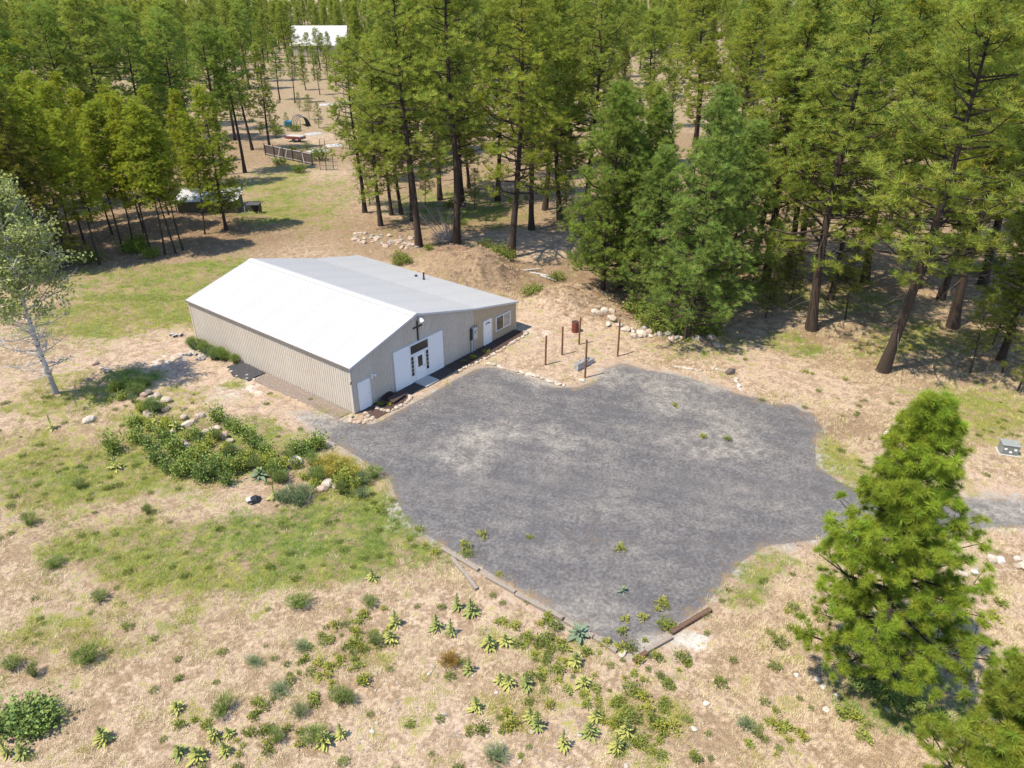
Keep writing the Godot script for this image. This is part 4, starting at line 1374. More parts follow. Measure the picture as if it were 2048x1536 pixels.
func front_yard() -> void:
	make_rocks()
	bed("mulch_bed", PackedVector2Array([V2(1.5, 0.05), V2(3.9, 0.05), V2(3.8, 1.4), V2(2.6, 1.55), V2(1.5, 1.45)]), mats.mulch, "reddish mulch bed with stone edging between the plain door and the entrance", "garden bed", 0.07)
	bed("mulch_bed", PackedVector2Array([V2(8.75, 0.05), V2(17.4, 0.05), V2(17.3, 1.2), V2(13.0, 1.45), V2(9.0, 1.25)]), mats.mulch, "long mulch bed with stone edging under the meter cabinet and window", "garden bed", 0.07)
	bed("door_mat", PackedVector2Array([V2(0.42, 0.06), V2(1.44, 0.06), V2(1.44, 1.6), V2(0.42, 1.6)]), mats.mat_brown, "brown mat lying before the plain white corner door", "mat", 0.05)
	bed("gravel_strip", PackedVector2Array([V2(3.9, 0.05), V2(5.55, 0.05), V2(5.55, 1.0), V2(4.1, 1.1)]), mats.dark_gravel, "dark gravel strip between mulch bed and concrete step", "gravel bed", 0.05)
	bed("gravel_strip", PackedVector2Array([V2(6.95, 0.05), V2(8.7, 0.05), V2(8.9, 1.15), V2(6.95, 1.1)]), mats.dark_gravel, "dark gravel strip between concrete step and the long bed", "gravel bed", 0.05)
	bed("gravel_strip", PackedVector2Array([V2(-1.1, -0.4), V2(-0.08, -0.4), V2(-0.08, -9.6), V2(-1.3, -9.5), V2(-1.5, -5.0)]), mats.bed_gravel, "pinkish gravel strip along the foot of the long wall", "gravel bed", 0.05)
	bed("weed_barrier", PackedVector2Array([V2(-0.1, -9.7), V2(-1.6, -9.6), V2(-1.9, -11.0), V2(-1.3, -12.8), V2(-0.1, -12.6)]), mats.weed_cloth, "crumpled black weed cloth with stones along the long wall", "ground cloth", 0.09)
	var s := single("concrete_step", box_mesh(Vector3(1.36, 0.12, 1.15), Vector3(0, 0.06, 0), 0.02), mats.concrete, from_building(6.25, 0.66), YAW, "pale concrete step before the white entrance door", "step")
	s.position.y = 0.01
	var edging := "pale edging stone on the rim of the bed between the doors"
	var tones := ["rock_tan", "rock_pale", "rock_pink", "rock_tan"]
	var ring := [V2(1.5, 0.3), V2(1.5, 1.5), V2(2.6, 1.68), V2(3.75, 1.5), V2(4.0, 0.9)]
	for i in ring.size() - 1:
		var a := from_building(ring[i].x, ring[i].y)
		var b := from_building(ring[i + 1].x, ring[i + 1].y)
		rock_line("edging_stone", V2(a.x, a.z), V2(b.x, b.z), 4, V2(0.28, 0.42), tones, edging, "stones edging the bed between the doors")
	ring = [V2(8.8, 1.3), V2(10.8, 1.5), V2(13.0, 1.6), V2(15.2, 1.45), V2(17.5, 1.3), V2(17.6, 0.3)]
	for i in ring.size() - 1:
		var a := from_building(ring[i].x, ring[i].y)
		var b := from_building(ring[i + 1].x, ring[i + 1].y)
		rock_line("edging_stone", V2(a.x, a.z), V2(b.x, b.z), 7 if i < 4 else 3, V2(0.28, 0.44), tones, "pale edging stone on the rim of the long bed under the window", "stones edging the long bed")
	ring = [V2(0.35, 0.4), V2(0.3, 1.5), V2(-0.6, 1.3), V2(-0.9, 0.5), V2(-0.3, 0.1)]
	for i in ring.size() - 1:
		var a := from_building(ring[i].x, ring[i].y)
		var b := from_building(ring[i + 1].x, ring[i + 1].y)
		rock_line("edging_stone", V2(a.x, a.z), V2(b.x, b.z), 3, V2(0.28, 0.45), tones, "pale stone heaped at the building corner beside the brown mat", "stones at the building corner")
	for i in 7:
		var a := from_building(rn(-0.5, 0.1), rn(0.4, 1.1))
		rock("edging_stone", V2(a.x, a.z), rn(0.15, 0.28), 0.6, "rock_pink", "pale stone heaped at the building corner beside the brown mat", "stones at the building corner")
	# the flat red slab leaning in the bed
	var q := Geo.new()
	for k in 2:
		var sl := Basis(Vector3.UP, 0.15 + 0.2 * k) * Basis(Vector3.RIGHT, 0.22)
		bevelled(q, Vector3.ZERO, Vector3(1.5 - 0.3 * k, 0.09, 0.62), 0.025)
		single("stone_slab", q.mesh(), mats.rust_dark if k == 0 else mats.mulch, from_building(3.1 - 0.5 * k, 0.85 - 0.45 * k, 0.28 + 0.0 * k), YAW + 0.12 + 0.2 * k, ["thin flat reddish slab propped in the mulch bed", "shorter flat reddish slab leaning behind another in the mulch bed"][k], "slab").rotation.x = 0.2
	for a in [[V2(2.2, 0.9), "yellow_flower_plant", "low yellow-green plant in the mulch bed beside the flat slab"], [V2(11.2, 0.8), "yellow_flower_plant", "low green plant in the long bed below the meter cabinet"], [V2(12.6, 0.95), "yellow_flower_plant", "yellow-flowered plant in the long bed beside the lean-to door"], [V2(10.2, 0.7), "yellow_flower_plant", "brownish low plant in the long bed beside the entrance gravel"], [V2(1.8, 0.5), "yellow_flower_plant", "dark green low plant beside the plain corner door"]]:
		var p := from_building(a[0].x, a[0].y)
		plant(a[1], bush(150, 0.3, 0.3, 0.1, 0.05, Color(0.24, 0.27, 0.03) if rn(0, 1) < 0.7 else Color(0.1, 0.14, 0.04), 7), V2(p.x, p.z), 1.0, "herb", a[2], "")
	# stones beside the long wall
	for i in 14:
		var a := from_building(rn(-2.0, -0.9), rn(-17.6, -15.2))
		rock("slate_stone", V2(a.x, a.z), rn(0.25, 0.5), 0.6, ["rock_slate", "rock_grey", "rock_pale"][i % 3], "grey stone in the heap beside the far end of the long wall", "grey stones beside the long wall")
	for i in 8:
		var a := from_building(-1.4 + rn(-0.4, 0.4), lerpf(-12.8, -9.5, i / 7.0))
		rock("slate_stone", V2(a.x, a.z), rn(0.2, 0.35), 0.6, ["rock_grey", "rock_pale", "rock_tan"][i % 3], "small stone holding down the black weed cloth", "stones on the weed cloth")

var weed_set := []

func yard_things() -> void:
	for a in [[V2(2.53, -49.05), 2.41, "thin brown wooden post of the yard facing the lean-to door"], [V2(3.88, -50.78), 2.37, "thin brown wooden post between the barrel and the plain post beside the building"], [V2(5.36, -52.69), 2.33, "thin brown wooden post standing just before the rusty barrel"], [V2(5.33, -46.95), 3.05, "rust-stained wooden post standing against the concrete block stack"], [V2(8.16, -50.51), 3.0, "tall brown wooden post beside the rocky mound and bushy pine"]]:
		post(a[0], a[1], a[2])
	barrel(V2(5.23, -55.12))
	var a: Vector2 = V2(4.97, -48.31)
	var b: Vector2 = V2(5.88, -49.31)
	block_stack(a.lerp(b, 0.5), -atan2(b.y - a.y, b.x - a.x))
	for i in 3:
		var m := single("concrete_block", block_mesh(), mats.concrete_b, on(V2(-27.84, -54.32), 0.1 + 0.0 * i) + Vector3(i * 0.34, 0, (i % 2) * 0.2), i * 0.7, "grey concrete block lying by the far end of the long wall", "block", "loose concrete blocks by the long wall")
		m.rotation.x = 0.0
	# stone rows at the yard's rim
	var row := [V2(-1.82, -49.31), V2(-0.52, -48.39), V2(0.96, -47.58), V2(2.23, -46.87), V2(3.17, -46.02)]
	for i in 4:
		rock_line("border_stone", row[i], row[i + 1], 7, V2(0.22, 0.5), ["rock_tan", "rock_pale", "rock_tan"], "flat tan stone in the row between gravel lot and bare yard", "stone row between lot and yard")
	rock_line("border_stone", V2(3.15, -45.8), V2(3.8, -45.8), 3, V2(0.3, 0.45), ["rock_tan", "rock_pale"], "flat tan stone in the row between gravel lot and bare yard", "stone row between lot and yard")
	rock("border_stone", V2(5.07, -46.41), 0.6, 0.45, "rock_pale", "wide pale flat stone at the foot of the rust-stained post", "")
	rock_line("border_stone", V2(12.24, -48.64), V2(14.06, -48.06), 10, V2(0.16, 0.4), ["rock_tan", "rock_pale"], "small tan stone in the row at the far rim of the lot", "stone row at the far rim")
	rock_line("border_stone", V2(15.02, -48.47), V2(15.81, -47.9), 4, V2(0.3, 0.5), ["rock_tan", "rock_pale"], "small tan stone in the row at the far rim of the lot", "stone row at the far rim")
	rock("dark_boulder", V2(16.17, -47.74), 0.85, 0.75, "rock_dark", "dark brown boulder at the bend of the stone row", "")
	rock_line("border_stone", V2(16.27, -46.87), V2(16.2, -44.91), 8, V2(0.22, 0.42), ["rock_white", "rock_pale"], "whitish stone in the short row beside the dark boulder", "short whitish stone row")
	# rocks below the bushy pine
	for i in 44:
		var f := i / 43.0
		var p: Vector2 = (V2(7.44, -58.51)).lerp(V2(11.18, -53.55), f) if i % 2 == 0 else (V2(10.97, -54.72)).lerp(V2(16.62, -52.6), f)
		rock("yard_boulder", p + V2(rn(-0.7, 0.7), rn(-0.9, 0.9)), rn(0.3, 0.85), rn(0.55, 0.8), ["rock_tan", "rock_grey", "rock_pale", "rock_pink"][i % 4], "rounded boulder in the rough rock row below the bushy pine", "boulders below the bushy pine")
	for i in 62:
		var p: Vector2 = (V2(-18.17, -80.98)).lerp(V2(-10.54, -78.74), rn(0, 1)) + V2(rn(-1, 1), rn(-2.6, 1.8))
		rock("bank_boulder", p, rn(0.3, 0.85), rn(0.5, 0.75), ["rock_tan", "rock_grey", "rock_pink"][i % 3], "pale boulder in the heap under the pines behind the building", "boulders behind the building", -0.06)
	for p in [V2(-26.85, -45.13), V2(-25.86, -44.11), V2(-25.33, -43.69), V2(-25.31, -44.11), V2(-24.66, -43.27), V2(-24.16, -42.66), V2(-24.31, -43.48), V2(-23.09, -41.73), V2(-23.52, -42.93), V2(-23.57, -42.32), V2(-22.17, -39.54), V2(-21.31, -40.52), V2(-20.47, -40.02), V2(-20.37, -40.7), V2(-20.68, -39.66), V2(-20.3, -37.96), V2(-19.91, -37.29), V2(-17.5, -37.96), V2(-17.96, -38.3), V2(-18.99, -39.06), V2(-18.75, -39.3), V2(-10.71, -33.32), V2(-10.01, -33.6), V2(-10.52, -33.7), V2(-31.53, -49.14), V2(-29.98, -47.82), V2(-30.52, -48.31), V2(-27.7, -40.83), V2(-21.3, -38.82), V2(-19.16, -38.59), V2(-23.85, -41.02)]:
		rock("weed_bank_rock", p, rn(0.45, 0.85), rn(0.55, 0.8), ["rock_pale", "rock_tan", "rock_pink"][rng.randi() % 3], "pinkish-white rock in the weedy bank below the dirt drive", "rocks in the weedy bank", 0.02)
	rock("white_boulder", V2(-12.85, -35.74), 0.95, 0.5, "rock_white", "large flat whitish boulder beside the rusty stake in the weedy bank", "")
	rock("white_stone", V2(4.7, -21.78), 0.42, 0.5, "rock_white", "white rounded stone at the end of the grey timbers", "")
	for p in [V2(23.84, -39.12), V2(24.84, -39.42), V2(24.74, -38.47)]:
		rock("white_boulder", p, rn(0.5, 0.65), 0.7, "rock_white", "whitish boulder in weeds behind the young pine's top", "whitish boulders behind the young pine")
	for i in 12:
		rock("roadside_rock", (V2(21.96, -26.89)).lerp(V2(25.59, -27.42), i / 11.0) + V2(rn(-0.2, 0.2), rn(-0.5, 0.5)), rn(0.3, 0.75), 0.65, ["rock_pale", "rock_white", "rock_tan"][i % 3], "pale rock in the row beside the gravel drive past the young pine", "rocks beside the gravel drive")
	for p in [V2(11.74, -20.7), V2(12.51, -20.45), V2(12.61, -20.11), V2(13, -19.71), V2(12.32, -19.04), V2(14.7, -19.04)]:
		rock("field_stone", p, rn(0.22, 0.42), 0.4, "rock_white", "small whitish stone on dry ground beside the young pine", "small stones beside the young pine")
	for i in 36:
		rock("field_stone", V2(rn(-6, 8), rn(-22.5, -16.0)), rn(0.1, 0.3), 0.5, ["rock_pale", "rock_tan", "rock_white"][i % 3], "small pale stone lying among the mulleins", "small stones among the mulleins")
	# timbers
	timber(V2(-3.54, -28.38), V2(-1.63, -26.79), 0.2, "timber_grey", "grey weathered timber at the far end of the lot's lower edge")
	timber(V2(-3.01, -27.71), V2(-2.27, -26.55), 0.2, "timber_grey", "loose grey timber lying askew below the row, upper of two")
	timber(V2(-2.28, -26.62), V2(-1.65, -25.51), 0.2, "timber_grey", "loose grey timber lying askew below the row, lower of two")
	timber(V2(-1.23, -26.38), V2(0.16, -25.32), 0.2, "timber_grey", "short grey timber half sunk in weeds along the lot's lower edge")
	timber(V2(0.19, -25.22), V2(2.29, -23.69), 0.22, "timber_grey", "long pale grey timber in the middle of the lot's lower edge")
	timber(V2(2.35, -23.6), V2(3.54, -22.68), 0.2, "timber_grey", "grey timber behind the big blue-green mullein")
	timber(V2(3.58, -22.65), V2(4.46, -21.86), 0.2, "timber_grey", "grey timber ending at the white rounded stone")
	timber(V2(5.13, -21.36), V2(5.72, -21.78), 0.24, "timber_brown", "short dark brown timber at the corner of the lot")
	timber(V2(5.67, -21.84), V2(6.96, -22.65), 0.2, "timber_grey", "greyish-brown timber between two darker ones at the lot's corner")
	timber(V2(6.98, -22.88), V2(9.01, -24.23), 0.24, "timber_brown", "long dark brown timber beside the white powdery patch")
	transformer(V2(30.3, -37.18))
	# stake and bag in the weedy bank
	var q := Geo.new()
	bevelled(q, Vector3(0, 0.45, 0), Vector3(0.1, 1.0, 0.1), 0.015)
	single("rusty_stake", q.mesh(), mats.post_wood, on(V2(-13.55, -35.07)), 0.4, "short reddish stake in the weedy bank beside the whitish boulder", "stake")
	q = Geo.new()
	var sp := SphereMesh.new()
	sp.radial_segments = 14
	sp.rings = 8
	var arr := sp.get_mesh_arrays()
	for i in range(0, arr[Mesh.ARRAY_INDEX].size(), 3):
		var t := []
		for k in 3:
			var v: Vector3 = arr[Mesh.ARRAY_VERTEX][arr[Mesh.ARRAY_INDEX][i + k]]
			t.append(v * Vector3(0.8, 0.4, 0.55) * (1.0 + 0.5 * lumps.get_noise_3d(v.x * 70, v.y * 70, v.z * 70)) + Vector3(0, 0.12, 0))
		q.tri(t[0], t[1], t[2])
	single("plastic_bag", q.mesh(), mats.black_bag, on(V2(-14.26, -32.27)), 0.5, "crumpled black plastic bag lying below the weedy bank", "bag")
	rock("white_stone", V2(-14.45, -32.18), 0.4, 0.5, "rock_white", "white stone lying on the crumpled black bag", "", 0.2)
	# brush pile of bare branches
	var heap := thing("brush_pile", on(V2(-7, -79.84)), 0.0, "heap of bare grey branches at the foot of a pine behind the building", "brush pile")
	for i in 80:
		q = Geo.new()
		var an := rn(0, TAU)
		var tall := rn(0, 1) < 0.3
		var d := Vector3(cos(an), rn(0.9, 2.6) if tall else rn(0.1, 0.7), sin(an)).normalized()
		var l := rn(2.5, 5.5) if tall else rn(1.2, 2.6)
		var root := Vector3(rn(-0.9, 0.9), 0.05, rn(-0.6, 0.6))
		var p := PackedVector3Array([root, root + d * l * 0.5 + Vector3(rn(-0.2, 0.2), 0.1, rn(-0.2, 0.2)), root + d * l])
		q.tube(p, PackedFloat32Array([0.055, 0.038, 0.012]), 4)
		for k in 3:
			var f := p[1].lerp(p[2], rn(0, 0.8))
			q.tube(PackedVector3Array([f, f + (d + Vector3(rn(-1, 1), rn(-0.2, 1), rn(-1, 1))).normalized() * rn(0.4, 0.9)]), PackedFloat32Array([0.015, 0.005]), 3)
		part(heap, "branch", q.mesh(), mats.dead_wood)
	# fallen logs by the track
	for k in 3:
		q = Geo.new()
		q.tube(PackedVector3Array([Vector3(-1.4, 0.1, 0), Vector3(0, 0.13, 0.05), Vector3(1.5 - k * 0.4, 0.09, 0)]), PackedFloat32Array([0.12, 0.11, 0.08]), 8, Color.WHITE, true)
		single("fallen_log", q.mesh(), mats.dead_wood, on([V2(3.03, -68.66), V2(1.81, -69.68), V2(3.82, -67.52)][k]), [-0.5, 0.3, -0.8][k], "bare grey fallen log beside the mound behind the building", "log", "fallen logs beside the mound")

func gable_house(called: String, p: Vector2, turn: float, w: float, deep: float, eave: float, ridge: float, wall: String, roof: String, label: String, windows := 0) -> void:
	var t := thing(called, Vector3(p.x, 0, p.y), turn, label, "building")
	var q := Geo.new()
	box(q, Vector3(0, eave / 2, 0), Vector3(w, eave, deep))
	for s: float in [-1.0, 1.0]:
		var a := Vector3(s * w / 2, eave, -deep / 2)
		var b := Vector3(s * w / 2, eave, deep / 2)
		var c := Vector3(s * w / 2, ridge, 0)
		var n := Vector3(s, 0, 0)
		q.smooth(a, b, c, n, n, n)
	part(t, "wall", q.mesh(), mats[wall])
	for s: float in [-1.0, 1.0]:
		q = Geo.new()
		var run := Vector2(deep / 2 + 0.4, ridge - eave + 0.25)
		box(q, Vector3(0, (ridge + eave) / 2 + 0.05, s * (deep / 4 + 0.15)), Vector3(w + 0.8, 0.14, run.length()), Basis(Vector3.RIGHT, s * atan2(ridge - eave, deep / 2)))
		part(t, "roof", q.mesh(), mats[roof])
	for i in windows:
		var o := part(t, "window", box_mesh(Vector3(1.2, 1.1, 0.06)), mats.dark_glass, Vector3(lerpf(-w / 2, w / 2, (i + 0.6) / windows), eave * 0.58, deep / 2 + 0.02))
		part(o, "frame", frame_mesh(1.4, 1.3, 0.1, 0.08), mats.door_white)

func neighbours() -> void:
	# low shed with a pale roof among the slim trees
	var c: Vector2 = V2(-38.35, -90.93)
	var t := thing("low_shed", on(c), 0.08, "low olive shed with pale metal roof among slender trees", "shed")
	part(t, "wall", box_mesh(Vector3(7.2, 1.5, 3.4), Vector3(0, 0.75, -1.7)), mats.shed_wall)
	for i in 8:
		var sheet_mesh := ribbed(0.98, 4, 0.0, func(_x: float) -> float: return 4.4, 0.03)
		var o := part(t, "roof_panel", sheet_mesh, mats.old_metal, Vector3(-3.92 + i * 0.98, 1.55, 0.35))
		o.rotation.x = -PI / 2 + 0.17
	for x in [-3.7, 0.0, 3.7]:
		part(t, "post", box_mesh(Vector3(0.12, 1.6, 0.12), Vector3(x, 0.75, 0.15)), mats.fence_wood)
	var pen := thing("animal_pen", on(V2(-32.52, -90.7)), 0.05, "dark low pen beside the pale-roofed shed", "pen")
	part(pen, "roof", box_mesh(Vector3(1.6, 0.08, 1.4), Vector3(0, 1.1, -0.6)), mats.mesh_dark)
	part(pen, "rear_wall", box_mesh(Vector3(1.5, 1.05, 0.06), Vector3(0, 0.52, -1.2)), mats.fence_wood)
	part(pen, "side_wall", box_mesh(Vector3(0.06, 1.05, 1.2), Vector3(0.72, 0.52, -0.6)), mats.fence_wood)
	part(pen, "rail", box_mesh(Vector3(1.8, 0.08, 0.08), Vector3(-0.6, 0.12, 0.1)), mats.dead_wood)
	part(pen, "stake", box_mesh(Vector3(0.08, 0.9, 0.08), Vector3(-1.0, 0.45, 0.1)), mats.dead_wood)
	# board fence
	var a: Vector2 = V2(-42.67, -129.81)
	var b: Vector2 = V2(-32.51, -121.5)
	var f := thing("board_fence", on(a), -atan2(b.y - a.y, b.x - a.x), "dark weathered board fence with diagonal braces at the neighbour's garden", "fence")
	var l := a.distance_to(b)
	var bm := box_mesh(Vector3(0.19, 1.75, 0.025), Vector3(0, 0.9, 0))
	for i in int(l / 0.2):
		part(f, "board", bm, mats.fence_wood, Vector3(0.1 + i * 0.2, rn(-0.04, 0.04), 0))
	for i in 6:
		part(f, "post", box_mesh(Vector3(0.13, 2.0, 0.13), Vector3(l * i / 5.0, 1.0, 0.09)), mats.fence_wood)
	for y in [0.25, 1.74]:
		part(f, "rail", box_mesh(Vector3(l, 0.12, 0.05), Vector3(l / 2, y, 0.05)), mats.dead_wood)
	for x in [0.35, 0.5, 0.86]:
		var o := part(f, "brace", box_mesh(Vector3(0.1, 2.2, 0.06)), mats.dead_wood, Vector3(l * x, 0.85, 0.45))
		o.rotation = Vector3(-0.5, 0, 0.7 if x > 0.8 else 0.2)
	# stakes of the wire enclosure
	for p in [V2(-42.95, -154.66), V2(-42.03, -157.12), V2(-33.95, -132.96), V2(-33.06, -132.96), V2(-30.41, -117.69), V2(-29.29, -116.96), V2(-28.5, -118.44)]:
		var q := Geo.new()
		q.tube(PackedVector3Array([Vector3(0, -0.1, 0), Vector3(0.03, 2.1, 0)]), PackedFloat32Array([0.05, 0.05]), 6, Color.WHITE, true)
		single("steel_stake", q.mesh(), mats.rust_dark, on(p), 0, "thin dark steel stake in the neighbour's garden enclosure", "stake", "steel stakes of the garden enclosure")
	var gate := thing("wire_panel", on(V2(-28.9, -117.69)), -0.1, "green wire panel beside the neighbour's board fence", "fence panel")
	for i in 10:
		part(gate, "wire", box_mesh(Vector3(0.025, 1.3, 0.025), Vector3(-1.3 + i * 0.29, 0.7, 0)), mats.green_wire)
	for y in [0.1, 0.7, 1.35]:
		part(gate, "rail", box_mesh(Vector3(2.7, 0.05, 0.04), Vector3(0, y, 0)), mats.green_wire)
	# dark hoop tunnel
	var h := thing("hoop_tunnel", on(V2(-43.71, -159.66)), 0.5, "dark arched hoop tunnel in the neighbour's garden", "garden tunnel")
	for k in 4:
		var q := Geo.new()
		var pts := PackedVector3Array()
		var rs := PackedFloat32Array()
		for i in 13:
			var an := PI * i / 12.0
			pts.append(Vector3(cos(an) * 1.5, sin(an) * 2.0, k * -1.3))
			rs.append(0.06)
		q.tube(pts, rs, 6)
		part(h, "hoop", q.mesh(), mats.mesh_dark)
	var cq := Geo.new()
	for i in 12:
		var a0 := PI * i / 12.0
		var a1 := PI * (i + 1) / 12.0
		if i > 6:
			continue
		cq.quad(Vector3(cos(a0) * 1.53, sin(a0) * 2.03, 0), Vector3(cos(a1) * 1.53, sin(a1) * 2.03, 0), Vector3(cos(a1) * 1.53, sin(a1) * 2.03, -3.9), Vector3(cos(a0) * 1.53, sin(a0) * 2.03, -3.9))
	part(h, "cover", cq.mesh(), mats.mesh_dark)
	# blue tank on a stand, trailer, pale sheets on the ground
	var tank := thing("blue_tank", on(V2(-46.85, -159.66)), 0.3, "bright blue plastic tank beside the dark hoop tunnel", "tank")
	var q2 := Geo.new()
	bevelled(q2, Vector3(0, 0.75, 0), Vector3(1.6, 1.1, 1.1), 0.18)
	part(tank, "body", q2.mesh(), mats.blue_plastic)
	part(tank, "stand", box_mesh(Vector3(1.3, 0.3, 0.9), Vector3(0, 0.1, 0)), mats.fence_wood)
	q2 = Geo.new()
	q2.tube(PackedVector3Array([Vector3(0, 1.28, 0), Vector3(0, 1.4, 0)]), PackedFloat32Array([0.2, 0.2]), 10, Color.WHITE, true)
	part(tank, "cap", q2.mesh(), mats.blue_plastic)
	var tr := thing("utility_trailer", on(V2(-40.87, -142.8)), -0.35, "reddish flat trailer under a white sheet behind the board fence", "trailer")
	part(tr, "bed", box_mesh(Vector3(3.4, 0.2, 1.7), Vector3(0, 0.65, 0)), mats.rust_red)
	part(tr, "cover", box_mesh(Vector3(3.3, 0.35, 1.5), Vector3(0, 0.93, -0.1), 0.1), mats.canvas)
	for s: float in [-1.0, 1.0]:
		q2 = Geo.new()
		q2.tube(PackedVector3Array([Vector3(0.2, 0.36, s * 0.9 - 0.1), Vector3(0.2, 0.36, s * 0.9 + 0.1)]), PackedFloat32Array([0.36, 0.36]), 14, Color.WHITE, true)
		part(tr, "wheel", q2.mesh(), mats.black_pipe)
		part(tr, "side_rail", box_mesh(Vector3(3.4, 0.3, 0.06), Vector3(0, 0.9, s * 0.84)), mats.rust_red)
	for s in [[V2(-39.45, -151.09), 3.4, 1.2, "pale grey sheet spread on the ground beside the hoop tunnel"], [V2(-34.5, -133.43), 3.6, 1.4, "white sheet spread on the ground beside the steel stakes"], [V2(-32.69, -138.21), 3.0, 1.6, "white crumpled sheet at the edge of the pines by the garden"], [V2(-46.26, -193.57), 4.0, 1.8, "pale canvas heap at the far side of the neighbour's clearing"], [V2(-42.82, -198.28), 4.0, 1.8, "pale canvas heap half behind pine branches at the clearing"]]:
		q2 = Geo.new()
		var n := 12
		for i in n:
			for k in n:
				var p := []
				for d in [[0, 0], [1, 0], [1, 1], [0, 1]]:
					var x: float = (float(i + d[0]) / n - 0.5) * s[1]
					var z: float = (float(k + d[1]) / n - 0.5) * s[1] * 0.7
					var edge := 1.0 - pow(maxf(absf(x / s[1]), absf(z / (s[1] * 0.7))) * 2.0, 3.0)
					p.append(Vector3(x, 0.03 + maxf(0.0, edge) * (0.25 + 0.5 * lumps.get_noise_2d(x * 30 + s[1], z * 30)) * s[2] * 0.6, z))
				q2.quad(p[0], p[1], p[2], p[3])
		single("ground_sheet", q2.mesh(), mats.canvas, on(s[0]), rn(0, 1), s[3], "sheet")
	gable_house("metal_barn", V2(-87.06, -365.82), 0.06, 24.0, 16.0, 4.0, 11.5, "house_wall", "roof", "distant barn with broad white metal roof among treetops", 3)
	gable_house("metal_barn", V2(393.83, -1105.49), -0.05, 50.0, 26.0, 6.0, 17.0, "house_wall", "roof", "very distant long barn with pale metal roof above the trees", 4)
	gable_house("pale_shed", V2(127.15, -245.43), 0.3, 7.0, 5.0, 2.6, 4.2, "canvas", "canvas", "small whitish shed glimpsed between pines on the slope", 1)
	gable_house("pale_shed", V2(136.64, -392.31), 0.2, 9.0, 6.0, 2.6, 4.4, "canvas", "roof", "small pale shed in a straw clearing between thin pines", 1)
	gable_house("pale_shed", V2(-426.61, -706.66), 0.2, 16.0, 9.0, 4.0, 7.5, "fence_wood", "old_metal", "distant brown shed with greyish roof in a gap of the wood", 1)
	gable_house("pale_shed", V2(521.9, -838.72), -0.2, 22.0, 12.0, 4.0, 9.0, "canvas", "roof", "distant house with pale roof past the pines beside the drive", 3)

